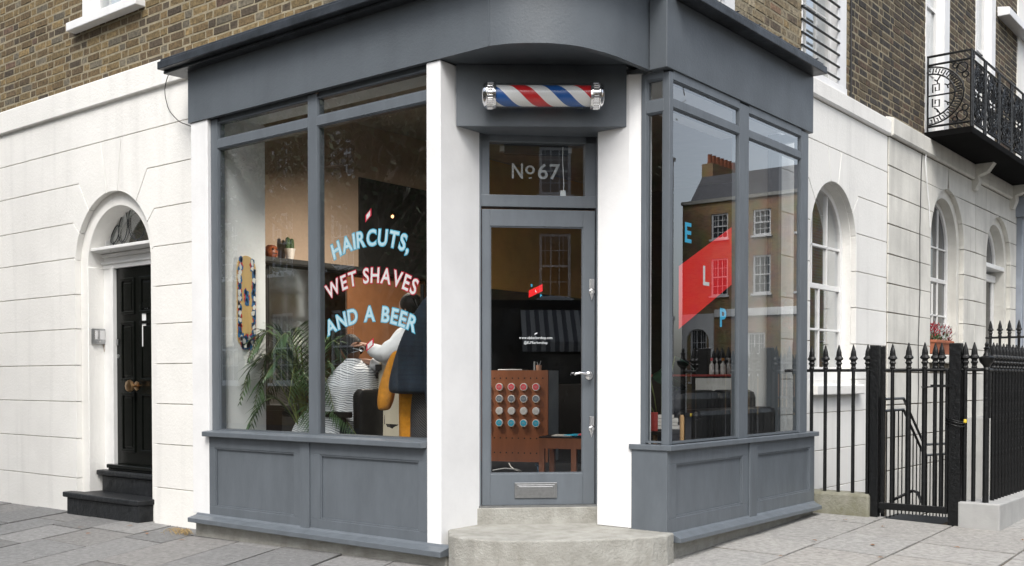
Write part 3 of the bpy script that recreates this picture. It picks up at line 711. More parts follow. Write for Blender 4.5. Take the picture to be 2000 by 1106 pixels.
b = MB(); b.box(-6.236,-6.231,.325,.445,1.70,1.79); b.box(-6.236,-6.229,.37,.40,1.672,1.686); build('face_plate', b, 'chrome', IC, bevel=.002)
b = MB(); b.tube([(-6.25,.44,1.655),(-6.25,.44,1.62),(-6.24,.44,1.58)], .003, 6); build('wire', b, 'brass', IC)

# barber pole
dv = Vector((.91,.752,0)).normalized(); nv = Vector((dv.y,-dv.x,0)); p0 = Vector((-1.24,.158,3.219)) + nv*.12
BP = thing('barber_pole', tuple(p0 + dv*.6), 'horizontal barber pole striped red white and blue with chrome ends over the door', 'barber pole')
m = bpy.data.materials.new('barber_stripes'); m.use_nodes = True; nt = m.node_tree; p = nt.nodes['Principled BSDF']; L = nt.links.new
p.inputs['Roughness'].default_value = .35
at = N(nt, 'ShaderNodeAttribute', attribute_name='tint'); L(at.outputs['Color'], p.inputs['Base Color']); M['stripe'] = m
b = MB(); n = 64; LN = .655; r = .070; seg = 60
q0 = p0 + dv*.268
cols = [(.012,.10,.36),(.82,.82,.80),(.62,.015,.02),(.82,.82,.80)]
up = Vector((0,0,1)); pitch = .44
vs = [[q0 + dv*(LN*i/seg) + (nv*math.cos(2*math.pi*k/n) + up*math.sin(2*math.pi*k/n))*r for k in range(n)] for i in range(seg+1)]
# helical strips so that stripe edges are exact
nh = 4; st = 26
for h in range(nh):
    rows = []
    for i in range(st+1):
        rows.append([])
    for a in range(96):
        a0, a1 = 2*math.pi*a/96, 2*math.pi*(a+1)/96
        def pt(ax, ang): 
            ax = max(0, min(LN, ax)); return q0 + dv*ax + (nv*math.cos(ang) + up*math.sin(ang))*r
        for kk in range(-2, 3):
            s0 = kk*pitch + h*pitch/nh - pitch*(a/96)*1.0 - .045; s1 = s0 + pitch/nh
            s0b = s0 - pitch/96; s1b = s1 - pitch/96
            if s1 <= 0 or s0b >= LN: continue
            b.add([pt(s0,a0), pt(s1,a0), pt(s1b,a1), pt(s0b,a1)], [(0,1,2,3)], cols[h])
build('striped_cylinder', b, 'stripe', BP, tint=True)
b = MB(); b.lathe([(.084,0),(.084,.69)], q0 - dv*.018, 40, ax=dv); gt = build('glass_tube', b, 'glass_clear', BP, smooth=True)
for s, base in ((-1, q0 - dv*.002), (1, q0 + dv*(LN+.002))):
    b = MB(); ax = dv*s
    b.lathe([(.070,-.010),(.090,-.010),(.093,0),(.093,.008),(.087,.011),(.087,.045),(.093,.048),(.093,.055),(.084,.062),(.082,.068),(.074,.078),(.050,.086),(.02,.089)], base, 48, ax=ax)
    c = build('end_cap', b, 'chrome', BP, smooth=True)
    b = MB()
    for k in range(30):
        t = 2*math.pi*k/30; d = nv*math.cos(t) + up*math.sin(t); b.tube([base + d*.087 + ax*.012, base + d*.087 + ax*.046], .0045, 6)
    build('knurled_ring', b, 'chrome', c, smooth=True)
b = MB()
for s in (.33, .86): c = Vector((-1.24,.158,3.213)) + dv*s; b.tube([c + nv*.0, c + nv*.05], .02, 12)
b.tube([q0 - nv*.072 + dv*.0, q0 - nv*.072 + dv*LN], .012, 8)
build('mounting_bracket', b, 'steel', BP)
# ------------------------------------------------------------------ lettering on the glass
def glyphs(ch, offset=0.0):
    cu = bpy.data.curves.new('t', 'FONT'); cu.body = ch; cu.size = 1; cu.offset = offset; cu.resolution_u = 4; cu.fill_mode = 'FRONT'
    o = bpy.data.objects.new('t', cu); COL.objects.link(o); dg = bpy.context.evaluated_depsgraph_get(); me = bpy.data.meshes.new_from_object(o.evaluated_get(dg))
    v = [(p.co.x, p.co.y) for p in me.vertices]; f = [tuple(q.vertices) for q in me.polygons]
    bpy.data.objects.remove(o); bpy.data.curves.remove(cu); bpy.data.meshes.remove(me); return v, f
_g = {}
def G(ch, off):
    if (ch, off) not in _g: _g[(ch, off)] = glyphs(ch, off)
    return _g[(ch, off)]
HC = max(v[1] for v in G('H', 0)[0])
def circ(p, q, r):
    ax, ay = p; bx, by = q; cx, cy = r; d = 2*(ax*(by-cy)+bx*(cy-ay)+cx*(ay-by))
    ux = ((ax*ax+ay*ay)*(by-cy)+(bx*bx+by*by)*(cy-ay)+(cx*cx+cy*cy)*(ay-by))/d; uy = ((ax*ax+ay*ay)*(cx-bx)+(bx*bx+by*by)*(ax-cx)+(cx*cx+cy*cy)*(bx-ax))/d
    return ux, uy, math.hypot(ax-ux, ay-uy)
def layout(s, gap=.10, space=.34):
    x = 0; L = []
    for ch in s:
        if ch == ' ': x += space; continue
        v, f = G(ch, 0); a = min(p[0] for p in v); c = max(p[0] for p in v); L.append((ch, x - a, (a+c)/2)); x += c - a + gap
    return L, x - gap
def arc_text(s, P, Q, Rr, cap, y, off, m, name, parent, gap=.14):
    ux, uy, rad = circ(P, Q, Rr); t0 = math.atan2(P[1]-uy, P[0]-ux); t1 = math.atan2(Rr[1]-uy, Rr[0]-ux)
    L, W = layout(s, gap); k = cap/HC; hs_ = rad*abs(t0-t1)/W; b = MB()
    for ch, x, mid in L:
        v, f = G(ch, off); xc = (x+mid)*hs_; t = t0 - xc/rad
        tx, ty = math.sin(t), -math.cos(t); nx, ny = math.cos(t), math.sin(t); bx, by = ux+rad*nx, uy+rad*ny
        b.add([(bx + tx*(p[0]-mid)*hs_ + nx*p[1]*k, y, by + ty*(p[0]-mid)*hs_ + ny*p[1]*k) for p in v], f)
    return build(name, b, m, parent)
def flat_text(s, x0, x1, z, cap, y, off, m, name, parent, T=None, gap=.10):
    L, W = layout(s, gap, .3); k = cap/HC; h = (x1-x0)/W; b = MB(T)
    for ch, x, mid in L:
        v, f = G(ch, off); b.add([(x0+(x+p[0])*h, y, z+p[1]*k) for p in v], f)
    return build(name, b, m, parent)
LY = .0525
for s, P, Q, Rr, mo, cap in (('HAIRCUTS,', (-2.364,2.197), (-1.93,2.268), (-1.600,2.190), 'blue_line', .110),
                        ('WET SHAVES', (-2.43,1.898), (-1.985,2.0), (-1.535,1.888), 'red_line', .105),
                        ('AND A BEER', (-2.435,1.627), (-1.97,1.722), (-1.540,1.627), 'blue_line', .105)):
    o = arc_text(s, P, Q, Rr, cap, LY, .062, mo, 'window_lettering', SF)
    arc_text(s, P, Q, Rr, cap, LY-.001, .020, 'white_fill' if mo == 'red_line' else 'blue_fill', 'lettering_fill', o)
for (xa, za, xb, zb) in ((-2.03,2.44,-1.965,2.54), (-2.022,1.50,-1.945,1.60)):
    def para(m_, e, y):
        b = MB(); hh = .055-e; b.add([(xa+e,y,za+e*1.2),(xb-e,y,za+.045+e*.2),(xb-e,y,zb-e*1.2),(xa+e,y,zb-.045-e*.2)], [(0,1,2,3)]); return b
    o = build('window_emblem', para(0, 0, LY), 'red_line', SF); build('emblem_fill', para(0, .013, LY-.001), 'white_fill', o)
def elp(T, TLx, BL, TR, BR, y, letters, cap, parent):
    b = MB(T); b.add([(BL[0],y,BL[1]),(BR[0],y,BR[1]),(TR[0],y,TR[1]),(TLx[0],y,TLx[1])], [(0,1,2,3)]); o = build('window_emblem', b, 'red_vinyl', parent)
    for ch, x0, x1, z, m_ in letters:
        v, f = G(ch, .025); a = min(p[0] for p in v); c = max(p[0] for p in v); yy = y - (.001 if ch == 'L' else 0)
        b = MB(T); b.add([(x0+(p[0]-a)/(c-a)*(x1-x0), yy, z+p[1]/HC*cap) for p in v], f); build('emblem_letter', b, m_, o)
elp(TR_, (1.092,2.075), (1.095,1.643), (1.876,2.433), (1.880,2.005), .0205, [('E',1.175,1.268,2.254,'blue_vinyl'),('L',1.437,1.530,1.974,'white_vinyl'),('P',1.697,1.798,1.687,'blue_vinyl')], .13, SF)
elp(TD, (.361,1.936), (.361,1.885), (.461,1.984), (.461,1.934), .032, [('E',.377,.388,1.965,'blue_vinyl'),('L',.408,.419,1.926,'white_vinyl'),('P',.444,.456,1.892,'blue_vinyl')], .016, dd)
flat_text('www.elpbarbershop.com', .291, .532, 1.588, .019, .032, .006, 'white_vinyl', 'door_lettering', dd, TD, gap=.11)
flat_text('@ELPBarbershop', .326, .497, 1.553, .018, .032, .006, 'white_vinyl', 'door_lettering', dd, TD, gap=.11)
b = MB(TD); b.add([(.403,.032,1.618),(.423,.032,1.627),(.423,.032,1.636),(.403,.032,1.627)], [(0,1,2,3)]); build('door_lettering', b, 'white_vinyl', dd)
flat_text('N', .241, .318, 2.742, .105, .042, .012, 'etch', 'fanlight_lettering', df, TD)
flat_text('o', .338, .404, 2.775, .088, .042, .012, 'etch', 'fanlight_lettering', df, TD)
flat_text('67', .430, .587, 2.742, .105, .042, .012, 'etch', 'fanlight_lettering', df, TD)
b = MB(TD); b.box(.362,.382,.0405,.0425,2.742,2.750); build('fanlight_lettering', b, 'etch', df)
flat_text('67', -5.645, -5.575, 1.985, .06, yd-.004, .02, 'iron', 'door_number', door)
flat_text('A', -5.55, -5.505, 1.985, .06, yd-.004, .02, 'steel', 'door_number', door)

# ------------------------------------------------------------------ cast iron railings
RZ = 1.375
FIN = [(.020,0),(.024,.012),(.019,.024),(.021,.04),(.030,.052),(.022,.064),(.022,.075),(.040,.088),(.036,.1),(.026,.112),(.022,.15),(.004,.212)]
def make_bar(parent, x, y, z0, zr_=RZ, r=.016, fs=1.0, name='bar'):
    b = MB(); b.tube([(x,y,z0),(x,y,zr_+.01)], r, 8); br = build(name, b, 'iron', parent, smooth=True)
    b = MB(); b.lathe([(q*fs, h*fs) for q, h in FIN], (x,y,zr_+.008), 10, sx=1.0, sy=.8); build('finial', b, 'iron', br, smooth=False)
    return br
def copy_bar(src, parent, dx, dy):
    c = src.copy(); COL.objects.link(c); c.parent = parent; c.location = src.location + Vector((dx,dy,0))
    for ch in src.children:
        d = ch.copy(); COL.objects.link(d); d.parent = c
def rail(b, p, q, h=.012, wd=.016):
    b.tube([p, q], wd, 6)
YF = 3.57
RL = thing('area_railing', (.1, YF, .1), 'short black spearhead railing on a mossy stone kerb beside the grey shopfront', 'railing', 'black iron railings')
b = MB(); b.prism([(-.32,3.47),(.44,3.49),(.43,3.70),(-.32,3.72)], -.1, .325, 'z'); build('kerb_stone', b, 'kerb_moss', RL, bevel=.02)
b = MB(); b.tube([(-.36,YF,RZ),(.47,YF,RZ)], .013, 8); build('top_rail', b, 'iron', RL, smooth=True)
b0 = make_bar(RL, -.10, YF, .30)
for dx in (.125, .245, .372, .497): copy_bar(b0, RL, dx, 0)
def post(parent, x0, x1, y0, y1, z0, z1, name='post'):
    b = MB(); b.box(x0,x1,y0,y1,z0,z1); return build(name, b, 'iron', parent, bevel=.006)
post(RL, .425, .500, 3.53, 3.60, .10, 1.585)
GT = thing('area_gate', (.78, YF, .2), 'black iron gate with spearheads between two square posts', 'gate')
post(GT, .512, .545, 3.55, 3.585, .17, 1.575, 'gate_stile'); post(GT, 1.035, 1.06, 3.55, 3.585, .22, 1.38, 'gate_stile')
b = MB(); b.tube([(.51,YF,RZ),(1.06,YF,RZ)], .013, 8); build('gate_rail', b, 'iron', GT, smooth=True)
b = MB(); b.box(.50,1.06,3.545,3.575,.205,.262); build('bottom_rail', b, 'iron', GT, bevel=.004)
g0 = make_bar(GT, .605, YF, .25, fs=1.0, r=.016)
for x in (.738, .868): 
    br = make_bar(GT, x, YF, .25, r=.022, fs=1.03)
for x in (.945, .995): copy_bar(g0, GT, x-.605, .02)
b = MB(); b.tube([(.58,3.6,.27),(.76,3.62,.37),(.80,3.62,.36),(.86,3.6,.25)], .014, 6); build('gate_brace', b, 'iron', GT, smooth=True)
b = MB(); b.tube([(1.06,3.52,1.245),(.90,3.52,1.235),(.87,3.52,1.225),(.86,3.52,1.24)], .007, 6); b.box(.93,1.09,3.515,3.53,1.235,1.255); build('latch_hook', b, 'iron', GT)
OR = thing('street_railing', (1.35, 4.5, .2), 'long black railing with an urn topped corner post on a pale concrete kerb', 'railing', 'black iron railings')
post(OR, 1.068, 1.16, 3.53, 3.61, .05, 1.59)
b = MB(); b.prism([(1.155,3.5),(1.47,3.5),(1.47,14),(1.22,14),(1.22,3.72),(1.155,3.72)], -.1, .318, 'z'); build('kerb_stone', b, 'concrete_new', OR, bevel=.012)
b = MB(); b.tube([(1.15,YF,RZ),(1.345,YF,RZ)], .013, 8); b.tube([(1.345,YF-.015,RZ),(1.345,14,RZ)], .015, 8); build('top_rail', b, 'iron', OR, smooth=True)
c0 = make_bar(OR, 1.185, YF, .31, r=.017); copy_bar(c0, OR, .06, .03)
for k in range(1, 40): copy_bar(c0, OR, 1.345-1.185, .095+.0*k + k*.105)
b = MB(); b.lathe([(.024,-1.06),(.024,0)], (1.345,YF,RZ), 8); cp = build('corner_post', b, 'iron', OR, smooth=True)
b = MB(); b.lathe([(.028,0),(.022,.02),(.03,.035),(.052,.06),(.06,.095),(.056,.10),(.030,.108),(.02,.13),(.018,.16),(.026,.17),(.012,.182),(.016,.2),(.010,.215),(.003,.222)], (1.345,YF,RZ), 20); build('urn_finial', b, 'iron', cp, smooth=True)
b = MB(); 
for z in (.93,.955,.97):
    pts = [(1.115+.062*math.cos(t)*1.25, 3.57+.058*math.sin(t), z+.012*math.sin(2*t)) for t in [2*math.pi*i/24 for i in range(25)]]; b.tube(pts, .006, 6)
PL = thing('padlock', (1.2, 3.5, .95), 'small yellow padlock and chain round the square gate post', 'padlock')
build('chain', b, 'iron', PL)
b = MB(); b.box(1.198,1.222,3.48,3.495,.95,.98); build('lock_body', b, 'lock_yellow', PL, bevel=.006)
# stairwell
b = MB(); b.box(-.36, 1.2, 3.72, 14, -2.6, -2.5)
struct(build('basement_floor', b, 'concrete_new'), 'pale floor of the basement area behind the railings', 'floor')
b = MB(); b.box(1.18, 1.22, 3.72, 14, -2.6, .25); b.box(-.36, 1.2, 3.66, 3.72, -2.6, .05)
struct(build('retaining_wall', b, 'concrete_new'), 'white retaining wall of the basement area', 'wall')
SW = thing('basement_stairs', (.8, 4.5, -.5), 'concrete steps going down behind the iron gate', 'stairs')
b = MB(); b.box(.5,1.18,3.72,4.2,-.3,.09)
for k in range(9): b.box(.5,1.18,4.2+k*.23,4.2+(k+1)*.23,-.5-k*.19,.09-(k+1)*.19)
build('tread', b, 'concrete_new', SW, bevel=.008)
b = MB()
for i in range(34): b.box(.46+i*.021,.466+i*.021,3.60,4.18,.095,.105)
for i in range(28): b.box(.46,1.17,3.605+i*.021,3.611+i*.021,.092,.100)
build('floor_grating', b, 'grate', SW)
HR = thing('stair_handrail', (.5, 4.5, .5), 'black stepped handrail with thin balusters behind the iron gate', 'handrail')
b = MB(); x = .5
for dz in (0, -.10): b.tube([(x,3.62,1.13+dz),(x,4.17,1.13+dz),(x,4.76,.69+dz),(x,5.7,.66+dz)], .013, 6)
build('rail', b, 'iron', HR, smooth=True)
b = MB()
for k in range(18):
    y = 3.74+k*.1; zt = lerp([(3.6,1.03),(4.17,1.03),(4.76,.59),(5.7,.56)], y); b.tube([(x,y,.1 if y < 4.2 else .09-(y-4.2)*.8),(x,y,zt)], .006, 5)
build('baluster', b, 'iron', HR, smooth=True)
b = MB(); b.tube([(x,3.66,.09),(x,3.66,1.15)], .018, 6); b.tube([(x,5.7,-1.1),(x,5.7,.68)], .018, 6); build('newel_post', b, 'iron', HR)
# raised entrance railings of the next house
ER = thing('entrance_railing', (.4, 9.2, 1.6), 'higher black railing beside the doorway of the next house', 'railing', 'black iron railings')
yE = 9.2; b = MB(); b.tube([(-.11,yE,1.84),(1.3,yE,1.84)], .014, 8); build('top_rail', b, 'iron', ER)
e0 = make_bar(ER, -.05, yE, .35, zr_=1.84, r=.017, fs=1.0)
for k in range(1, 9): copy_bar(e0, ER, .113*k, 0)
b = MB(); b.box(-.34, 1.17, 9.15, 11.9, -2.5, .80); build('entrance_bridge', b, 'concrete_new', ER)

# ------------------------------------------------------------------ next house along the right
NH = thing('terraced_house', (-2, 9, 0), 'older stained stucco and dark brick house with a balcony on the far right', 'house', 'terraced houses')
X1 = X0+.012; YC, YD = 6.18, 11.85
zn = [-.3,.30,.66,1.02,1.38,1.70,2.03,2.345,2.665,2.99,3.31,3.62,3.93]
ops = [(8.34, 2.97, .68, 1.60), (10.75, 2.95, .65, .9)]
b = MB()
def cN(poly): b.prism(inset(poly, .007), X1-.058, X1, 'x')
def edge(op, z, s): cy, cz, r, z0 = op; return cy + s*(r if z <= cz else math.sqrt(max(0, r*r-(z-cz)**2)))
for z0, z1 in zip(zn, zn[1:]):
    segs = []; u = YC; hit_ = False
    for op in ops:
        cy, cz, r, zb = op
        if z1 > zb+.01 and z0 < cz+r-.02:
            zz = [max(z0, zb) + (min(z1, cz+r-.001)-max(z0, zb))*i/8 for i in range(9)]
            left = [(u, z0), (edge(op, z0, -1), z0)] if z0 >= zb-.05 else [(u, z0), (edge(op, zb, -1), z0)]
            P = left + [(edge(op, q, -1), q) for q in zz]
            if z1 > cz+r: P += [(cy, z1), (u, z1)]
            else: P += [(u, z1)]
            cN(P)
            P2 = [(edge(op, z0, 1), z0)]; nxt = [(o[0]-o[2]) for o in ops if o[0] > cy]; 
            un = (cy + (nxt[0]+r-.0 if 0 else 0)) if 0 else None
            u = None
            rp = [(edge(op, q, 1), q) for q in zz]
            if z1 > cz+r: rp = rp + [(cy, z1)]
            # right piece runs to the middle between openings or to the end
            ye = 9.55 if cy < 9 else YD
            cN([(edge(op, max(z0, zb), 1), z0)] + rp + [(ye, z1), (ye, z0)])
            u = ye
        else:
            ye = 9.55 if cy < 9 else YD
            cN([(u, z0), (ye, z0), (ye, z1), (u, z1)]); u = ye
cN([(YC,-2.4),(YD,-2.4),(YD,-.3),(YC,-.3)])
build('stucco_course', b, 'stucco_old', NH, bevel=.003)
b = MB(); P = [(YC,-2.4),(YD,-2.4),(YD,3.95),(YC,3.95)]
def back_panel(ya, yb_, op):
    cy, cz, r, zb = op
    b.prism([(ya,-2.4),(cy-r-.03,-2.4),(cy-r-.03,cz)] + arc(cy,cz,r+.03,180,90,14) + [(cy,3.95),(ya,3.95)], X1-.055, X1-.012, 'x')
    b.prism([(cy+r+.03,-2.4),(yb_,-2.4),(yb_,3.95),(cy,3.95)] + arc(cy,cz,r+.03,90,0,14), X1-.055, X1-.012, 'x')
    b.box(X1-.055, X1-.0125, cy-r-.03, cy+r+.03, -2.4, zb-.02)
back_panel(YC, 9.55, ops[0]); back_panel(9.55, YD, ops[1]); build('joint_backing', b, 'joint_dark', NH)
for cy, cz, r, zb in ops:
    b = MB(); ri = r-.10
    b.prism([(cy-r-.05,zb-.05),(cy-r-.05,cz)] + arc(cy,cz,r+.05,180,0,24) + [(cy+r+.05,zb-.05),(cy+ri,zb-.05)] + arc(cy,cz,ri,0,180,24) + [(cy-ri,zb-.05)], X1-.30, X1-.0585, 'x')
    build('opening_surround', b, 'stucco_old', NH, smooth=True, bevel=.005)
cy, cz, r, zb = ops[0]; ri = r-.102
arch_window(NH, cy, cz, ri, zb, X1-.20, [(cy-ri,cy+ri,zb,zb+.07),(cy-ri,cy+ri,2.53,2.58),(cy-ri,cy+ri,2.95,2.97),(cy-ri,cy+ri,2.1,2.12),(cy-.012,cy+.012,1.79,2.5),(cy-.21,cy-.19,1.79,3.45),(cy+.19,cy+.21,1.79,3.45)], gm='dark_glass')
b = MB(); b.box(X1-.3, X1+.07, cy-r-.06, cy+r+.06, zb-.10, zb); build('window_sill', b, 'stucco_old', NH, bevel=.01)
cy, cz, r, zb = ops[1]; ri = r-.102
b = MB(); b.box(X1-.27, X1-.22, cy-ri+.18, cy+ri-.12, .9, 2.72); dn = build('front_door', b, 'black_gloss', NH, bevel=.004)
b = MB(); b.box(X1-.30, X1-.20, cy-ri, cy-ri+.18, .8, 2.72); b.box(X1-.30, X1-.20, cy+ri-.12, cy+ri, .8, 2.72); b.box(X1-.30, X1-.18, cy-ri, cy+ri, 2.72, 2.82); b.box(X1-.30, X1-.06, cy-ri, cy+ri, 2.88, 2.94)
b.prism(arc(cy,cz,ri-.07,180,0,20) + arc(cy,cz,ri,0,180,20), X1-.24, X1-.18, 'x'); build('door_frame', b, 'white_gloss', NH, bevel=.004)
b = MB(); b.prism(arc(cy,cz,ri-.06,180,0,20), X1-.215, X1-.21, 'x'); build('fanlight_pane', b, 'dark_glass', NH)
b = MB(); b.prism([(X1-.05,3.945),(X1+.03,3.93),(X1+.045,3.955),(X1+.045,4.13),(X1-.05,4.16)], YC+.02, YD, 'y'); build('string_course', b, 'stucco_old', NH, bevel=.01)
holes = [(7.55,8.47,4.16,9),(9.65,10.62,4.16,9)]
b = bricks(5.12, 14.0, 4.135, 7.3, holes, lambda u, z, d: (X0-.045+d, u, z), BRD)
build('brick_face', b, 'brick', NH, tint=True)
b = MB(); 
for (a, c) in ((5.12,7.55),(8.47,9.65),(10.62,14)): b.box(X0-.4, X0-.043, a, c, 4.1, 9.5)
for (a, c) in ((7.55,8.47),(9.65,10.62)): b.box(X0-.4, X0-.043, a, c, 7.6, 9.5)
build('brick_wall', b, 'mortar', NH)
for (a, c) in ((7.55,8.47),(9.65,10.62)):
    w_ = sash(NH, 'window', a+.02, c-.20, 4.2, 7.5, -X0+.12, T=RT, cols=2, rows=4, glassm='glass', blind=.9)
    b = MB(); b.box(X0-.35, X0-.03, c-.20, c, 4.13, 7.6); b.box(X0-.35, X0-.03, a, a+.02, 4.13, 7.6); build('reveal', b, 'white', w_)
    b = MB(); b.box(X0-1.2, X0-1.15, a-.3, c+.3, 4, 8); build('room_back', b, 'room_dark', w_)
b = MB(); b.prism([(X0-.1,6.45),(X0+.12,6.45),(X0+.12,6.56),(X0-.1,6.6)], 10.75, 13.5, 'y'); build('window_sill', b, 'white', NH, bevel=.01)
b = MB(); b.box(X0-.05, X0+.10, 11.72, 11.86, .2, 3.72); b.box(X0-.05, X0+.17, 11.66, 11.95, 3.72, 4.02); build('drain_pipe', b, 'downpipe', NH, bevel=.01)
b = MB(); b.box(-9, X0-.02, 11.86, 20, -2.4, 9.5); b.box(X0-.03, X0-.005, 11.9, 20, -.3, 3.95); build('far_wall', b, 'stucco', NH)
b = MB(); b.lathe([(.28,0),(.28,.02),(.24,.03)], (X0-.005, 12.35, 2.75), 24, ax=(1,0,0), sx=1.0); PQ = build('wall_plaque', b, 'plaque', None); tag(PQ, 'round green plaque on the white wall at the far right edge', 'plaque')
# plain roofs so that the block is closed
b = MB(); b.box(-9.55, -.4, .3, 11.8, 9.3, 9.5); build('flat_roof', b, 'lead', CB)

# balcony (stands on brackets of the next house)
BL = build('balcony', MB().box(X0-.02, .17, 7.46, 16, 4.13, 4.21), 'slab_black', NH, bevel=.01)
for k, yb in enumerate([9.35, 11.3, 13.2]):
    b = MB(); b.prism([(X0,3.80),(X0+.06,3.80),(X0+.10,3.9),(X0+.09,3.98),(X0+.2,4.02),(X0+.28,4.13),(X0,4.13)], yb, yb+.14, 'y')
    build('balcony_bracket', b, 'stucco_old', BL)
def panelwork(b, P, Wd, Hh, half=False, dense=0):
    """cast scroll panel: P(s, z) gives a point; greek key ring, cross and circles"""
    def tb(pts, r=.009, n=5): b.tube([P(*q) for q in pts], r, n)
    cx, cz = (0 if half else Wd/2), Hh*.5; rz = Hh*.47; rx = Wd*.86 if half else Wd*.47
    a0, a1 = (-90, 90) if half else (-90, 270); nn = 16 if half else 22
    for k1 in (1.0, .76):
        tb([(cx+rx*k1*math.cos(R(a0+(a1-a0)*i/28)), cz+rz*k1*math.sin(R(a0+(a1-a0)*i/28))) for i in range(29)], .010)
    for i in range(nn):
        a = a0+(a1-a0)*(i+.5)/nn; da = (a1-a0)/nn*.36
        def q(k, t): return (cx+rx*k*math.cos(R(t)), cz+rz*k*math.sin(R(t)))
        tb([q(.76,a-da), q(.95,a-da), q(.95,a+da*.5), q(.84,a+da*.5), q(.84,a)], .0085)
    tb([(cx, cz-rz*.76), (cx, cz+rz*.76)], .010); tb([(max(0,cx-rx*.76), cz), (cx+rx*.76, cz)], .010)
    for sx in ((1,) if half else (-1, 1)):
        for sz in (-1, 1):
            u, v = cx+sx*.055, cz+sz*.055; s_ = .075
            tb([(u, v-sz*.02), (u, v+sz*s_), (u+sx*s_, v+sz*s_), (u+sx*s_, v), (u+sx*.03, v), (u+sx*.03, v+sz*.04)], .010)
            for (ka, kb) in ((.55, 62), (.62, 28)):
                e = (cx+sx*rx*ka*math.cos(R(kb)), cz+sz*rz*ka*math.sin(R(kb))); f = (cx+sx*rx*.76*math.cos(R(kb)), cz+sz*rz*.76*math.sin(R(kb)))
                tb([f, e], .009); tb([(e[0]-.03, e[1]+.02), e, (e[0]+.01, e[1]-.035)], .009)
            for (ox, oz, rr_) in ((.085,.085,.06), (.16,.05,.03), (.05,.17,.035)):
                ccx = (Wd-ox) if sx > 0 else ox; ccz = (Hh-oz) if sz > 0 else oz
                tb([(ccx+rr_*math.cos(R(t)), ccz+rr_*math.sin(R(t))) for t in range(0, 361, 30)], .009)
    for i in range(dense):
        u_, v_ = rnd.uniform(.06,Wd-.06), rnd.choice([rnd.uniform(.04,.25), rnd.uniform(Hh-.25,Hh-.04), rnd.uniform(.04,Hh-.04)]); r_2 = rnd.uniform(.025,.05); a_ = rnd.random()*360
        tb([(u_+r_2*(1-t/520)*math.cos(R(a_+t)), v_+r_2*(1-t/520)*math.sin(R(a_+t))) for t in range(0, 421, 42)], .010)
    tb([(0,0),(Wd,0)], .014); tb([(0,Hh),(Wd,Hh)], .014)
b = MB(); panelwork(b, lambda s, z: (X0+.01+s, 7.5, 4.27+z), .47, .72, half=True); build('balcony_side_panel', b, 'iron', BL)
b = MB()
for k in range(6):
    y0 = 7.56+k*.62
    panelwork(b, lambda s, z, y0=y0: (.145, y0+s, 4.27+z), .50, .72, dense=26)
build('balcony_front_panel', b, 'iron', BL)
b = MB(); b.tube([(X0,7.5,5.09),(.145,7.5,5.09),(.145,12,5.09)], .015, 6); b.tube([(X0,7.5,4.99),(.145,7.5,4.99),(.145,12,4.99)], .010, 6)
for k in range(7):
    for o_ in (0, .07): b.tube([(.145,7.5+k*.62-o_*(k > 0)+ (0 if k else o_),4.2),(.145,7.5+k*.62-o_*(k > 0)+(0 if k else o_),5.09)], .013, 6)
b.tube([(X0+.01,7.5,4.15),(X0+.01,7.5,5.09)], .012, 6); build('balcony_rail', b, 'iron', BL)

# flower trough on the sill of the next house
FT = thing('flower_trough', (-.28, 8.1, 1.8), 'terracotta trough standing on the arched window sill', 'planter')
b = MB(); b.prism([(X1-.15,1.61),(X1+.02,1.61),(X1+.04,1.76),(X1-.17,1.76)], 7.76, 8.46, 'y'); b.prism([(X1-.18,1.74),(X1+.05,1.74),(X1+.05,1.78),(X1-.18,1.78)], 7.75, 8.47, 'y')
build('trough_body', b, 'terracotta', FT, bevel=.01)
FP = thing('heather_plant', (-.30, 8.1, 1.95), 'red and silver bedding plants growing in the terracotta trough', 'plant')
for nm, mt, (ya, yb_) in (('red_bloom','heather_red',(7.76,8.1)),('silver_leaf','silver_leaf',(8.0,8.3)),('white_bloom','white_petal',(8.25,8.44)),('red_bloom','heather_red',(8.3,8.44)),('green_leaf','leaf_mid',(7.76,8.44))):
    b = MB()
    for k in range(150):
        y = rnd.uniform(ya, yb_); x = rnd.uniform(X1-.15, X1+.03); h = rnd.uniform(.02, .20)*(1 if 'green' not in nm else .4); dx, dy = rnd.uniform(-.05,.05), rnd.uniform(-.05,.05); wd = rnd.uniform(.006,.014); a = rnd.random()*3.14
        c_, s_ = math.cos(a)*wd, math.sin(a)*wd; p = Vector((x+dx*.5, y+dy*.5, 1.76+h)); q = Vector((x+dx, y+dy, 1.76+h+rnd.uniform(.02,.05)))
        b.add([p+Vector((c_,s_,0)), p-Vector((c_,s_,0)), q-Vector((c_*.3,s_*.3,0)), q+Vector((c_*.3,s_*.3,0))], [(0,1,2,3)])
    build(nm, b, mt, FP)

# cables
def cable(name, pts, r, label, m='rubber'):
    b = MB(); b.tube(pts, r, 6); o = build(name, b, m, smooth=True); return tag(o, label, 'cable')
pts = [(-4.42,.19,3.96)] + [(-4.40-.09*math.sin(t*1.55)-.0, .17, 3.93-.56*t) for t in [i/10 for i in range(11)]] + [(-4.36,.18,3.30),(-4.22,.19,3.24),(-4.10,.2,3.22)]
pts = [tuple(v) for v in cat([(-4.60,.15,4.06),(-4.70,.165,3.97),(-4.735,.17,3.88),(-4.71,.17,3.78),(-4.66,.17,3.69),(-4.53,.17,3.585),(-4.43,.18,3.54),(-4.335,.19,3.51),(-4.10,.2,3.49)], 4)]
cable('hanging_cable', pts, .004, 'thin loose cable looping down the white wall by the left end of the fascia')
cable('wall_cable', [(-.10,3.36,3.38),(-.105,3.37,3.0),(-.10,3.38,2.6),(-.12,3.39,2.2),(-.17,3.42,1.9),(-.22,3.45,1.6),(-.2,3.4,1.35),(-.13,3.4,1.1),(-.13,3.4,.9)], .006, 'dark cable clipped down the right end of the shopfront')
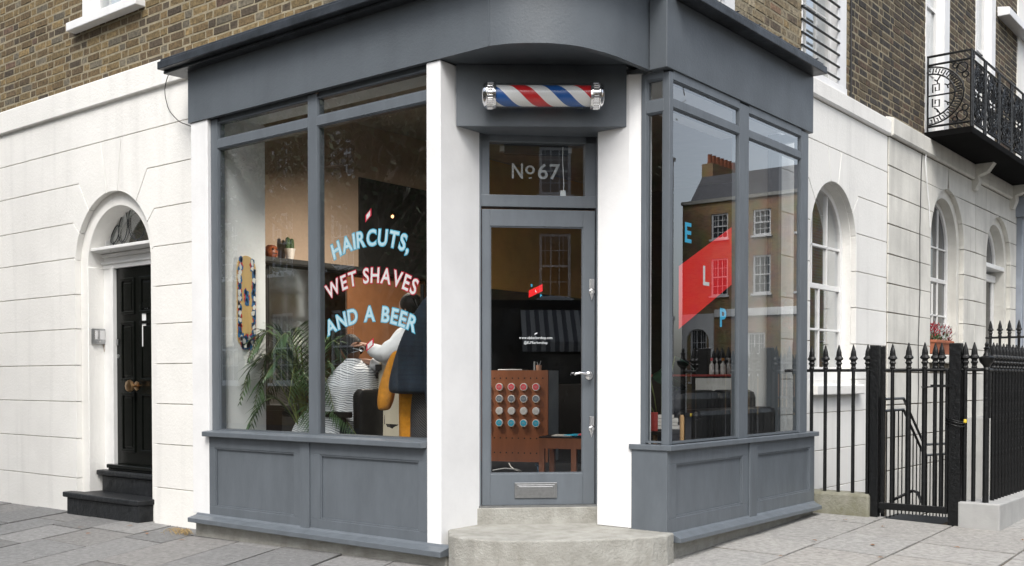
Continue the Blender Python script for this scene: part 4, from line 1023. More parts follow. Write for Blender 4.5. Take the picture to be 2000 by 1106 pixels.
cable('wall_cable', [(X0+.02,7.30,4.1),(X0+.02,7.25,3.7),(X0+.02,7.22,3.0),(X0+.02,7.24,2.3),(X0+.025,7.18,1.7),(X0+.02,7.22,1.2),(X0+.02,7.18,.7)], .0045, 'long thin cable running down the stained stucco between two arched windows')
cable('wall_cable', [(X0-.01,5.13,4.14),(X0-.01,5.12,5.0),(X0-.01,5.14,6.6)], .009, 'black cable climbing the brickwork beside the barred window')
cable('wall_cable', [(X0+.03,7.42,4.12),(X0+.04,7.34,3.85),(X0+.04,7.4,3.6),(X0+.03,7.52,3.35),(X0+.03,7.56,3.1)], .006, 'white cable drooping from the balcony corner', 'white')
# litter: leaves
LEAFC = [(.30,.16,.05),(.38,.24,.08),(.22,.10,.04),(.25,.28,.06)]
for (u, v) in ((-4.6,-.15),(-4.45,-.22),(-5.3,-.35),(-4.9,-.5),(-3.9,-.25),(.55,1.5),(.9,2.3),(1.4,2.6),(.7,3.1),(1.7,3.2),(.5,2.2),(1.1,1.9),(-5.0,-.05),(.35,3.2)):
    b = MB(); a = rnd.random()*6.28; L_ = rnd.uniform(.018,.035); z = gz(u, v)+.006
    pr = [(0,-1),(.5,-.3),(.42,.4),(0,1),(-.42,.4),(-.5,-.3)]
    b.add([(u+L_*(p*math.cos(a)-q*math.sin(a)), v+L_*(p*math.sin(a)+q*math.cos(a)), z+.008*abs(p)+.004*rnd.random()) for p, q in pr], [(0,1,2,3,4,5)])
    o = build('fallen_leaf', b, 'dry_leaf'); tag(o, 'small dry brown leaf lying on the grey paving', 'leaf', 'dry leaves on the paving')
# dry weeds at the joint by the plinth
b = MB()
for k in range(70):
    x = -4.22+rnd.gauss(0,.06); y = .02+rnd.gauss(0,.04)-.03; a = rnd.random()*6.28; L_ = rnd.uniform(.03,.1)
    b.tube([(x,y,gz(x,y)-.01),(x+math.cos(a)*L_*.5,y-abs(math.sin(a))*L_*.3,gz(x,y)+L_*.5),(x+math.cos(a)*L_,y-abs(math.sin(a))*L_,gz(x,y)+L_*.35)], .0016, 3)
tag(build('dry_weeds', b, 'straw'), 'dry straw coloured weeds at the foot of the white wall', 'weeds', kind='stuff')
# ------------------------------------------------------------------ shop interior
def at(u, v, d):
    """point seen at reference pixel (u, v), d metres ahead of the photographer"""
    x, z = (u-1000)/2053*d, (786.5-v)/2053*d; c, s = math.cos(R(-1.213)), math.sin(R(-1.213)); f, h = c*d - s*z, s*d + c*z
    return CAM + Vector((x*math.cos(R(YAW)) - f*math.sin(R(YAW)), x*math.sin(R(YAW)) + f*math.cos(R(YAW)), h))
M['wall_brown'] = mat('warm_brown_wall', (.43,.32,.235), .85, var=.05, vscale=2)
M['wall_dark'] = mat('black_painted_wall', (.012,.012,.011), .7)
M['wall_white'] = mat('white_plaster', (.84,.86,.86), .85, var=.03)
M['floor_dark'] = mat('dark_vinyl_floor', (.035,.036,.037), .45, var=.25, vscale=9)
M['ceiling_m'] = mat('ceiling_plaster', (.42,.38,.33), .9)
M['wood_red'] = mat('reddish_plywood', (.28,.095,.038), .5, var=.12, vscale=3, stretch=(4,4,.6), streak=.2)
M['wood_pale'] = mat('pale_beech', (.50,.30,.13), .5, var=.12, vscale=5, stretch=(6,6,1))
M['panel_grey'] = mat('grey_melamine', (.30,.31,.31), .5)
M['mirror'] = mat('mirror_glass', (.82,.82,.80), .02, metal=1, var=.0)
M['leather'] = mat('black_leather', (.006,.006,.007), .30, var=.2, vscale=9, bump=.35, bscale=30)
M['chair_black'] = mat('black_vinyl', (.006,.006,.006), .45, spec=.3)
M['white_satin'] = mat('white_satin', (.70,.72,.71), .5)
M['skin'] = mat('skin', (.46,.25,.17), .55, var=.06, vscale=8)
M['skin_brown'] = mat('brown_skin', (.20,.095,.05), .55, var=.06, vscale=8)
M['hair'] = mat('dark_hair', (.006,.0045,.004), .6, spec=.3, var=.3, vscale=30, bump=.8, bscale=60, stretch=(1,1,.2))
M['shirt'] = mat('white_shirt', (.72,.74,.76), .85, var=.05, bump=.3, bscale=14)
M['apron'] = mat('cream_waistcoat', (.56,.50,.38), .9, var=.06, bump=.3, bscale=18)
M['dark_cloth'] = mat('charcoal_cloth', (.010,.010,.012), .9, var=.3, vscale=40)
M['navy'] = mat('navy_jacket', (.006,.018,.035), .8, var=.25, vscale=12, bump=.4, bscale=22)
M['mustard'] = mat('mustard_jumper', (.62,.25,.012), .95, var=.15, vscale=20, bump=.5, bscale=90)
M['tweed'] = striped('patterned_blanket', (.02,.02,.022), (.09,.085,.085), (.7,.3,1), 55, .6, .9, wob=.05)
M['cape'] = striped('striped_cape', (.76,.78,.80), (.17,.19,.22), (.12,.12,1), 56, .64, .8, wob=.07)
M['palm'] = mat('palm_leaf', (.06,.125,.045), .42, var=.35, vscale=6)
M['palm_stem'] = mat('palm_stem', (.20,.24,.07), .5, var=.3, vscale=8)
M['cactus'] = mat('cactus_green', (.05,.09,.03), .7, bump=.6, bscale=80)
M['ceramic'] = mat('white_ceramic', (.65,.60,.54), .4)
M['orange_pot'] = mat('orange_lacquer', (.34,.085,.025), .45, var=.35, vscale=30)
M['deck_wood'] = mat('maple_deck', (.58,.40,.16), .4, var=.06, vscale=3, stretch=(1,8,1))
M['deck_red'] = mat('deck_red', (.55,.012,.025), .45); M['deck_blue'] = mat('deck_blue', (.012,.13,.32), .45)
M['red_box'] = mat('red_box', (.33,.035,.03), .6); M['paper'] = mat('book_pages', (.62,.60,.56), .8)
M['tin_red'] = mat('tin_red', (.85,.10,.13), .5); M['tin_slate'] = mat('tin_slate', (.20,.25,.31), .5); M['tin_white'] = mat('tin_white', (.80,.80,.80), .5); M['tin_blue'] = mat('tin_blue', (.03,.50,.75), .5)
FZ = .385
b = MB(); b.prism([(-4.75,.50),(-3.9,.50),(-3.9,.12),(-1.30,.12),(-1.28,.42),(-.62,1.08),(-.05,.99),(-.05,3.18),(-.5,3.3),(-.72,8.1),(-4.75,8.1)], .2, FZ, 'z')
struct(build('shop_floor', b, 'floor_dark'), 'dark floor inside the barber shop', 'floor')
def S(name, boxes, m, label, cat):
    b = MB()
    for q in boxes: b.box(*q)
    return struct(build(name, b, m), label, cat)
S('ceiling', [(-4.8,-.40,.32,8.1,4.03,4.09)], 'ceiling_m', 'ceiling over the barber shop', 'ceiling')
S('bay_ceiling', [(-4.05,-1.25,.13,.5,3.50,3.54),(-.62,-.02,.99,3.2,3.41,3.45)], 'wall_white', 'low ceiling just inside the shop windows', 'ceiling')
S('party_wall', [(-4.82,-4.72,.5,8.1,.2,4.036)], 'wall_brown', 'brown wall along the left side of the barber shop', 'wall')
S('front_wall', [(-4.8,-4.05,.45,.56,.2,4.036),(-4.05,-.8,.42,.56,3.54,4.036)], 'wall_brown', 'inner face of the front wall over the window', 'wall')
S('window_jamb', [(-4.05,-3.80,.10,.54,.2,3.50)], 'wall_white', 'white plastered jamb holding the skateboard', 'wall')
b = MB(); b.box(-4.699,-4.688,2.31,3.5,1.06,2.42); tag(build('brown_panel', b, 'ply_brown'), 'reddish brown plywood panelling below the shelf beside the mirror', 'panelling')
b = MB(); b.box(-4.72,-4.708,4.5,8.0,2.42,4.0); tag(build('brown_panel', b, 'lit_orange'), 'added bright orange panel lightening the wall deep in the shop', 'panelling')  # panel added, its bright colour stands in for lamplight on the wall
S('rear_wall', [(-4.8,-.5,8.0,8.1,.2,4.036)], 'wall_dark', 'dark rear wall of the barber shop', 'wall')
b = MB()
Pw = [(3.30,.2),(4.12,.2),(4.12,AZ)] + arc(AY,AZ,.58,180,90,12) + [(4.7,4.036),(3.30,4.036)]
b.prism(Pw, -.66, X0-.305, 'x'); b.prism([(5.28,.2),(8.1,.2),(8.1,4.036),(4.7,4.036)] + arc(AY,AZ,.58,90,0,12), -.66, X0-.305, 'x'); b.box(-.66, X0-.305, 4.11, 5.29, .2, SB)
b.box(X0-.35, X0-.06, 3.37, 4.05, .2, 3.9); b.box(X0-.35, X0-.06, 5.36, 6.1, .2, 3.9)
struct(build('side_wall', b, 'inner_brick'), 'white side wall between the shop window and the arched window', 'wall')
S('bay_jamb', [(-.84,-.36,.95,3.30,3.452,4.0),(-.655,-.305,3.285,3.299,.2,3.44)], 'wall_white', 'white plastered pier inside the right shop window', 'wall')
S('corner_wall', [(-1.24,-.8,.50,.56,3.54,4.036)], 'wall_white', 'wall over the cut corner entrance', 'wall')
b = MB(); b.box(-4.72,-4.70,2.50,4.5,FZ,3.46); b.box(-4.72,-4.705,4.5,8.0,FZ,2.42)
BP2 = tag(build('wall_panelling', b, 'wall_dark'), 'tall black panelling covering part of the brown wall behind the mirror', 'panelling')
b = MB(); b.box(-4.70,-4.685,1.28,2.28,.95,2.42); mm_ = build('glass', b, 'mirror')
MR = thing('wall_mirror', (-4.70,2.4,1.7), 'wide frameless mirror under the dark shelf reflecting the street', 'mirror'); mm_.parent = MR; mm_.location = -Vector(MR.location); mm_.name = 'mirror_glass'
b = MB(); b.box(-4.72,-4.70,1.26,2.30,.93,2.42); build('mirror_back', b, 'wall_dark', MR)
b = MB(); b.box(-4.72,-4.50,.60,3.7,2.43,2.475); tag(build('wall_shelf', b, 'wall_dark', bevel=.004), 'long dark shelf over the mirror carrying a cactus', 'shelf')
b = MB(); b.box(-4.72,-4.36,1.2,3.8,1.0,1.05); b.box(-4.72,-4.4,1.2,3.8,.72,1.0); tag(build('styling_counter', b, 'wall_dark', bevel=.005), 'black counter below the mirror', 'counter')
# things on the shelf
c = Vector((-4.60,1.47,2.475)); CT = thing('cactus', tuple(c), 'two stemmed cactus in a white pot on the dark shelf', 'cactus')
b = MB(); b.lathe([(.035,0),(.052,.10),(.055,.10),(.055,.112),(.045,.112)], c, 18); build('pot', b, 'ceramic', CT, smooth=True)
for dx, h in ((-.026,.125),(.024,.115)):
    b = MB(); b.lathe([(.018,.1),(.024,.12),(.025,.1+h*.6),(.02,.1+h*.9),(.008,.1+h)], c+Vector((0,dx,0)), 12); build('stem', b, 'cactus', CT, smooth=True)
c = Vector((-4.60,1.24,2.475)); OB = thing('carved_ornament', tuple(c), 'small round orange carved ornament at the left end of the shelf', 'ornament')
b = MB(); b.lathe([(.04,0),(.06,.025),(.068,.065),(.058,.105),(.035,.125),(.01,.128)], c, 14); build('body', b, 'orange_pot', OB, smooth=True)
b = MB()
for k in (-1, 1): b.ball(c+Vector((.055,k*.024,.08)), .011); 
b.box(c.x+.055,c.x+.066,c.y-.022,c.y+.022,c.z+.038,c.z+.046); build('face_mark', b, 'hair', OB)
# skateboard deck
SKB = thing('skateboard_deck', (-3.79,.33,1.96), 'wooden skateboard deck with a red and blue border hanging on the white jamb', 'skateboard')
def deck(y0, y1, z0, z1):
    cy = (y0+y1)/2; r = (y1-y0)/2; pts = []
    for i in range(15): t = math.pi*i/14; pts.append((cy+r*math.cos(t), z1-r*1.15+r*1.15*math.sin(t)))
    for i in range(15): t = math.pi+math.pi*i/14; pts.append((cy+r*math.cos(t), z0+r*1.15+r*1.15*math.sin(t)))
    return pts
b = MB(); b.prism(deck(.232,.428,1.565,2.355), -3.797, -3.785, 'x'); build('deck_board', b, 'deck_wood', SKB, bevel=.003)
for k, (mt) in enumerate(('deck_red','deck_blue','white_satin')):
    b = MB(); rk = random.Random(5+k)
    for i in range(150 if k < 2 else 30):
        t = rk.random(); z = 1.60+.72*t; side = rk.choice((-1,1)); 
        if rk.random() < .22: z = 1.575+.09*rk.random(); y = .33+rk.uniform(-.05,.05)
        else:
            hw = .086 if 1.68 < z < 2.24 else .068; y = .33+side*(hw-rk.random()*.022)
        if k < 2 and rk.random() < .05: y = .33+rk.uniform(-.02,.02); z = 2.0+rk.uniform(-.06,.06)
        a = rk.random()*3; pts = []
        n = 8
        for j in range(n):
            rr_ = rk.uniform(.010,.027); th = a+2*math.pi*j/n; yy = y+rr_*math.cos(th)*.8; z2 = z+rr_*math.sin(th)*1.3
            yy = max(.236, min(.424, yy)); pts.append((yy, z2))
        b.prism(pts, -3.785, -3.7835+k*.0006+.0004*(i % 2), 'x')
    build('painted_border', b, mt, SKB)
# palm
PM = thing('palm_plant', (-3.42,.62,.45), 'potted palm with long feathery green fronds behind the left shop window', 'plant')
b = MB(); b.lathe([(.13,0),(.17,.28),(.18,.30),(.15,.30)], (-3.40,.66,FZ), 20); build('pot', b, 'chair_black', PM, smooth=True)
rp = random.Random(11)
def frond(az, reach, top, droop, tw=0):
    base = Vector((-3.40+rp.uniform(-.05,.05), .66+rp.uniform(-.04,.04), .66)); d = Vector((math.cos(az), math.sin(az), 0)); pts = []
    for i in range(19):
        t = i/18; h = top*math.sin(min(1, t*1.25)*math.pi/2) - droop*max(0, t-.45)**2*3.2; pts.append(base + d*reach*(t**1.35) + Vector((0,0,h)))
    for p in pts:
        p.x = max(p.x, -3.80+.03) if p.y < .56 else p.x; p.y = max(p.y, .135)
    sm = MB(); sm.tube(pts, [.008-.006*i/18 for i in range(19)], 5)
    lf = MB()
    for i in range(5, 19):
        for ss in (-1, 1):
            for sub in (0, .5):
                if i == 18 and sub: continue
                p = pts[i]; q = pts[min(18, i+1)]; o = p.lerp(q, sub); t = (i+sub)/18
                tan = (pts[min(18, i+1)]-pts[i-1]).normalized(); side = tan.cross(Vector((0,0,1))); side = side.normalized() if side.length > .01 else Vector((1,0,0))
                Lf = .26*math.sin(math.pi*min(1, .18+.85*(t-.25)/.75))*rp.uniform(.8,1.15)+.04
                dirv = (side*ss*.85 + tan*.75 + Vector((0,0,-.10))).normalized(); w_ = .0075
                m_ = o + dirv*Lf*.5 + Vector((0,0,-.012)); e = o + dirv*Lf + Vector((0,0,-.16*Lf-.02*rp.random())); nrm = dirv.cross(Vector((0,0,1))).normalized()
                for s_ in (m_, e): s_.y = max(s_.y, .085)
                lf.add([o-nrm*w_*.4, o+nrm*w_*.4, m_+nrm*w_, m_-nrm*w_, e], [(0,1,2,3),(3,2,4)])
    build('frond_stem', sm, 'palm_stem', PM, smooth=True); build('frond', lf, 'palm', PM)
for az, re, tp, dr in ((198,.66,.98,.45),(215,.6,1.10,.35),(185,.78,.72,.4),(170,.8,.9,.5),(228,.55,.6,.55),(250,.42,1.0,.3),(275,.40,1.05,.25),(300,.38,.8,.4),(325,.40,.85,.35),(350,.42,.75,.4),(15,.38,.9,.35),(40,.40,1.05,.3),(80,.45,1.15,.3),(120,.55,1.15,.35),(150,.6,1.05,.4),(335,.42,.50,.4),(205,.72,.80,.65),(290,.25,1.15,.2),(240,.45,1.2,.35),(2,.62,.42,.3),(190,.45,1.15,.25),(222,.7,.95,.5)):
    frond(R(az), re*rp.uniform(.9,1.1), tp*rp.uniform(.92,1.05), dr)
b = MB()
for k in range(16):
    a = rp.random()*6.28; b.tube([(-3.40+.04*math.cos(a), .66+.04*math.sin(a), .62), (-3.40+.10*math.cos(a), .66+.09*math.sin(a), 1.0), (-3.40+.16*math.cos(a), .66+.13*math.sin(a), 1.3)], .006, 5)
build('cane', b, 'palm_stem', PM)

# figures
def skin_body(name, V, E, rad, m, parent, root=0, sub=2):
    off = wloc(parent); me = bpy.data.meshes.new(name); me.from_pydata([Vector(v)-off for v in V], E, []); me.update(); me.materials.append(M[m])
    o = bpy.data.objects.new(name, me); COL.objects.link(o); o.parent = parent
    sk = o.modifiers.new('skin', 'SKIN'); sk.use_smooth_shade = True
    if not me.skin_vertices: me.skin_vertices.new()
    for i, r in enumerate(rad):
        rr = r if isinstance(r, tuple) else (r, r); me.skin_vertices[0].data[i].radius = rr; me.skin_vertices[0].data[i].use_root = (i == root)
    ss = o.modifiers.new('sub', 'SUBSURF'); ss.levels = sub; ss.render_levels = sub
    return o
def rings(name, rs, m, parent, n=28, fold=.0, fk=9, cap=True, seed=0, ph=0):
    """closed draped shape from (z, cx, cy, rx, ry) rings"""
    b = MB(); rows = []
    rk = random.Random(seed); q = [rk.random()*6.28 for _ in range(4)]
    for i, (z, cx, cy, rx, ry) in enumerate(rs):
        t = i/(len(rs)-1); row = []
        for k in range(n):
            a = 2*math.pi*k/n; f = 1+fold*t*(math.sin(fk*a+q[0]+t*1.5)+.6*math.sin((fk*1.7//1)*a+q[1]-t*2)); row.append(Vector((cx+rx*f*math.cos(a), cy+ry*f*math.sin(a), z+ (fold*.08*math.sin(3*a+q[2]) if 0 < i < len(rs)-1 else 0))))
        rows.append(row)
    b.grid(rows, True)
    if cap: nb = len(b.v); b.f.append(list(range(n))[::-1]); b.f.append([nb-n+k for k in range(n)]); b.t += [(1,1,1)]*2; b.mi += [0,0]
    o = build(name, b, m, parent); 
    o.data.polygons.foreach_set('use_smooth', [True]*len(o.data.polygons)); ss = o.modifiers.new('sub', 'SUBSURF'); ss.levels = 1; ss.render_levels = 2
    return o
def head(parent, c, fwd, skin_m, s=1.0, hair_m='hair', beard=False, part_names=('hair',)):
    """head mesh facing fwd with nose, ears; hair shell as a child"""
    pass
def hand(V, E, Rr, wrist_i, w, d, up, side, fl=.075, curl=.35):
    """palm and five unequal bent fingers added to a skin skeleton at wrist w, pointing along d"""
    w, d, up, side = Vector(w), Vector(d).normalized(), Vector(up).normalized(), Vector(side).normalized()
    def av(p, r, par): V.append(tuple(p)); E.append((par, len(V)-1)); Rr.append(r); return len(V)-1
    palm = av(w+d*.045, (.030,.018), wrist_i)
    for k, (o, L_) in enumerate(((-.030,.8),(-.010,1.0),(.010,1.05),(.030,.95))):
        i1 = av(w+d*.085+side*o, .0095, palm); i2 = av(w+d*(.085+fl*L_*.5)+side*o*1.2-up*fl*curl*.35, .0085, i1); av(w+d*(.085+fl*L_*.8)+side*o*1.2-up*fl*curl*1.0, .007, i2)
    i1 = av(w+d*.03+side*.042-up*.008, .011, palm); i2 = av(w+d*.065+side*.062-up*.02, .0095, i1); av(w+d*.095+side*.058-up*.034, .008, i2)
def head_mesh(name, c, fwd, r, m, parent, down=.0):
    """ovoid head with brow, nose, mouth, chin; fwd horizontal, down = pitch"""
    f = Vector(fwd).normalized(); side = f.cross(Vector((0,0,1))).normalized(); q = Matrix.Rotation(-down, 3, side); F = q @ f; U = q @ Vector((0,0,1))
    c = Vector(c); rows = []; n = 32; m_ = 22
    for i in range(m_+1):
        ph = math.pi*i/m_; zz = -math.cos(ph); row = []
        for k in range(n):
            a = 2*math.pi*k/n; x = math.cos(a)*max(math.sin(ph), .01); y = math.sin(a)*max(math.sin(ph), .01)
            wx = r*.98; wy = r*.76
            if zz < 0: wy *= 1+.28*zz; wx *= 1+.10*zz
            px_, py_, pz_ = x*wx, y*wy, zz*r*1.22
            fr = max(0, x)
            if abs(a if a < math.pi else a-2*math.pi) < .20 and -.28 < zz < .12: px_ += r*.20*(1-abs(zz+.12)/.25)*(1-abs(a if a < math.pi else a-2*math.pi)/.30)
            if fr > .6 and .02 < zz < .22 and .15 < abs(y) < .55: px_ -= r*.07
            if fr > .6 and -.50 < zz < -.38 and abs(y) < .3: px_ -= r*.04
            if fr > .5 and zz < -.65: px_ += r*.10
            row.append(c + F*px_ + side*py_ + U*pz_)
        rows.append(row)
    b = MB(); b.grid(rows, True)
    for s in (-1, 1): 
        e = c + side*s*r*.77 - F*r*.08 - U*r*.06
        b.ball(e, r*.24, 10, 8, (.55,.45,1.0)); 
    o = build(name, b, m, parent, smooth=True); return o, F, side, U
# customer, seated, back to the street
hc = at(689,682,9.0); CU = thing('person', (hc.x, hc.y, FZ), 'seated person with dark hair under a striped barber cape, seen from behind', 'person')
HX, HY = hc.x, hc.y
bx, by = HX+.06, HY+.0
V = [(bx+.06,by,.93),(bx+.05,by,1.10),(bx+.02,by,1.28),(bx-.0,by,1.37),(bx-.02,by,1.46), (bx,by-.15,1.31),(bx-.05,by-.17,1.10),(bx-.26,by-.12,.99),(bx,by+.15,1.31),(bx-.05,by+.17,1.10),(bx-.26,by+.12,.99),(bx-.42,by-.11,.95),(bx-.46,by-.12,.52),(bx-.60,by-.12,.46),(bx-.42,by+.11,.95),(bx-.46,by+.12,.52),(bx-.60,by+.12,.46)]
E_ = [(0,1),(1,2),(2,3),(3,4),(2,5),(5,6),(6,7),(2,8),(8,9),(9,10),(0,11),(11,12),(12,13),(0,14),(14,15),(15,16)]
RR = [(.14,.11),(.12,.10),(.13,.10),.065,.055,.06,.045,.032,.06,.045,.032,.08,.05,.035,.08,.05,.035]
hand(V, E_, RR, 7, V[7], (-1,.1,-.1), (0,0,1), (0,1,0)); hand(V, E_, RR, 10, V[10], (-1,-.1,-.1), (0,0,1), (0,-1,0))
skin_body('body', V, E_, RR, 'skin_brown', CU)
hm, F_, S_, U_ = head_mesh('head', (HX-.03,HY,1.545), (-1,-.12,0), .094, 'skin_brown', CU, down=.42)
# hair shell over the back and top
rows = []; c = Vector((HX-.03,HY,1.545))+U_*.012; n = 28
for i in range(15):
    ph = math.pi*(1-i/14*.66); row = []
    for k in range(n):
        a = 2*math.pi*k/n; x, y = math.cos(a)*math.sin(ph), math.sin(a)*math.sin(ph); z = -math.cos(ph)
        row.append(c + F_*(x*.104-.012+ (-.01 if x < 0 else 0)) + S_*y*.088 + U_*(z*.125) + Vector((rp.uniform(-1,1), rp.uniform(-1,1), rp.uniform(-1,1)))*.0035)
    # lift the front of the shell above the brow
    if i > 9: row = [p if math.cos(2*math.pi*k/n) < .25 else p + U_*.020*(i-9) for k, p in enumerate(row)]
    rows.append(row)
b = MB(); b.grid(rows, True); build('hair', b, 'hair', CU, smooth=True)
cx, cy = HX+.04, HY
rings('cape', [(1.475,cx-.03,cy,.066,.068),(1.44,cx-.02,cy,.085,.10),(1.405,cx,cy,.12,.175),(1.36,cx,cy,.15,.225),(1.28,cx-.02,cy,.19,.265),(1.18,cx-.07,cy,.25,.29),(1.06,cx-.14,cy,.32,.30),(.95,cx-.20,cy-.02,.40,.31),(.84,cx-.22,cy-.04,.43,.33),(.70,cx-.23,cy-.05,.45,.34),(.58,cx-.24,cy-.05,.46,.35)], 'cape', CU, n=48, fold=.05, fk=9, cap=False, seed=3)
# barber chair
BC = thing('barber_chair', (cx+.05, cy, FZ), 'black vinyl barber chair under the seated customer', 'chair')
b = MB(); b.prism([(cy-.23,.78),(cy+.23,.78),(cy+.24,1.17),(cy+.20,1.22),(cy-.20,1.22),(cy-.24,1.17)], cx+.20, cx+.30, 'x'); build('backrest', b, 'chair_black', BC, bevel=.03)
b = MB(); b.box(cx-.32,cx+.26,cy-.25,cy+.25,.74,.86); build('seat', b, 'chair_black', BC, bevel=.03)
for s in (-1, 1):
    b = MB(); b.box(cx-.25,cx+.22,cy+s*.27-.03,cy+s*.27+.03,.98,1.03); b.box(cx+.1,cx+.16,cy+s*.27-.015,cy+s*.27+.015,.72,.98); build('armrest', b, 'chair_black', BC, bevel=.01)
b = MB(); b.box(cx+.30,cx+.315,cy+.03,cy+.10,.92,1.12); build('headrest_bracket', b, 'chrome', BC, bevel=.004)
b = MB(); b.lathe([(.30,0),(.30,.02),(.26,.04),(.07,.06),(.06,.36)], (cx,cy,FZ), 28); build('pedestal', b, 'chrome', BC, smooth=True)
# barber, standing behind the customer, reaching forward
sh = at(796,655,8.75); el = at(748,694,8.62); hd = at(716,676,8.85); el2 = at(752,718,8.95); hd2 = at(716,706,8.98)
hp = at(778,815,9.0); ch = at(786,700,8.95); nk = at(800,640,8.92); he = at(800,603,8.85)
BB = thing('person', (hp.x, hp.y, FZ), 'standing barber in a white shirt and cream waistcoat cutting the customer\'s hair', 'person')
V = [tuple(hp),tuple(hp.lerp(ch,.5)),tuple(ch),tuple(nk),tuple(nk.lerp(he,.5)),tuple(sh),tuple(el),tuple(hd),(ch.x+.12,ch.y+.22,ch.z+.02),tuple(el2),tuple(hd2),
     (hp.x+.02,hp.y-.09,hp.z-.06),(hp.x+.02,hp.y-.10,.82),(hp.x+.04,hp.y-.10,.46),(hp.x-.12,hp.y-.10,.42),(hp.x+.04,hp.y+.09,hp.z-.06),(hp.x+.04,hp.y+.10,.82),(hp.x+.06,hp.y+.10,.46),(hp.x-.10,hp.y+.10,.42)]
E_ = [(0,1),(1,2),(2,3),(3,4),(2,5),(5,6),(6,7),(2,8),(8,9),(9,10),(0,11),(11,12),(12,13),(13,14),(0,15),(15,16),(16,17),(17,18)]
RR = [(.14,.11),(.13,.10),(.15,.11),.07,.055,.07,.045,.026,.07,.045,.026,.09,.06,.045,.035,.09,.06,.045,.035]
hand(V, E_, RR, 7, hd, (-.8,-.1,.25), (0,.2,1), (.2,-1,0), curl=.6); hand(V, E_, RR, 10, hd2, (-.9,-.1,.1), (0,0,1), (0,-1,0), curl=.6)
skin_body('body', V, E_, RR, 'skin', BB)
h2, F2, S2, U2 = head_mesh('head', he, (-1,-.2,0), .095, 'skin', BB, down=.4)
b = MB(); b.ball(he+Vector((.02,.0,.035)), .104, 18, 12, (1,.86,.95)); build('hair', b, 'hair', BB, smooth=True)
def sleeve(a, m_, z, r0, r1, r2, name='sleeve'):
    b = MB(); pts = []; rr_ = []
    for i in range(9): t = i/8; pts.append(a.lerp(m_, t)); rr_.append(r0+(r1-r0)*t + .006*math.sin(i*2.3))
    e = m_.lerp(z, .78)
    for i in range(1, 9): t = i/8; pts.append(m_.lerp(e, t)); rr_.append(r1+(r2-r1)*t + .005*math.sin(i*2.9))
    b.tube(pts, rr_, 18)
    for q_ in range(len(b.v)): b.v[q_] = b.v[q_] + Vector((math.sin(q_*1.3+b.v[q_].z*60), math.cos(q_*2.1+b.v[q_].x*50), math.sin(b.v[q_].x*90+q_*.7)))*.0045
    o = build(name, b, 'shirt', BB, smooth=True); s = o.modifiers.new('sub', 'SUBSURF'); s.levels = 1; s.render_levels = 1; return o
sleeve(sh+Vector((.03,.03,0)), el, hd, .098, .074, .048); sleeve(Vector(V[8]), el2, hd2, .09, .068, .045)
b = MB(); w1 = el.lerp(hd,.80); b.tube([w1, el.lerp(hd,.86)], .036, 14); build('wristwatch', b, 'chair_black', BB, smooth=True)
rings('shirt', [(nk.z+.01,nk.x,nk.y,.075,.075),(nk.z-.03,nk.x,nk.y,.11,.14),(ch.z+.04,ch.x,ch.y,.16,.22),(ch.z-.15,ch.x+.0,ch.y,.165,.20),(hp.z+.1,hp.x,hp.y,.16,.19)], 'shirt', BB, n=24, fold=.02)
rings('waistcoat', [(ch.z+.02,ch.x-.02,ch.y,.155,.20),(ch.z-.10,ch.x-.015,ch.y,.175,.215),(ch.z-.28,ch.x-.01,ch.y,.175,.21),(hp.z+.05,hp.x-.02,hp.y,.18,.21),(hp.z-.18,hp.x-.03,hp.y,.20,.22),(hp.z-.28,hp.x-.04,hp.y,.205,.225)], 'apron', BB, n=28, fold=.02)
b = MB()
for zc, hh in ((ch.z-.12,.065),(ch.z-.40,.055)):
    for sg in range(8):
        a0_, a1_ = R(198+sg*9), R(207+sg*9); cx_, cy_ = ch.x-.015+(hp.x-ch.x)*.3, ch.y; ra, rb = .186, .226; sl_ = .012*sg if zc > ch.z-.2 else 0
        b.add([(cx_+ra*math.cos(a0_),cy_+rb*math.sin(a0_),zc-hh+sl_),(cx_+ra*math.cos(a1_),cy_+rb*math.sin(a1_),zc-hh+sl_),(cx_+ra*math.cos(a1_),cy_+rb*math.sin(a1_),zc+hh),(cx_+ra*math.cos(a0_),cy_+rb*math.sin(a0_),zc+hh)], [(0,1,2,3)])
build('waistcoat_patch', b, 'dark_cloth', BB, solid=.01)
for s, z0 in ((-1, 11), (1, 15)):
    b = MB(); b.tube([Vector(V[z0]),Vector(V[z0+1]),Vector(V[z0+2])-Vector((0,0,.02))], [.115,.085,.07], 16); build('trouser_leg', b, 'dark_cloth', BB, smooth=True)
SCM = at(707,684,8.80)
b = MB(); b.tube([SCM, SCM+Vector((-.09,-.03,-.02))], .004, 6); b.tube([SCM, SCM+Vector((-.09,-.02,.015))], .004, 6); b.tube([SCM+Vector((.02*math.cos(t), .01*math.cos(t), .02*math.sin(t)+.01)) for t in [i*.524 for i in range(13)]], .004, 6)
tag(build('scissors', b, 'steel'), 'steel scissors in the barber\'s raised hand', 'scissors')
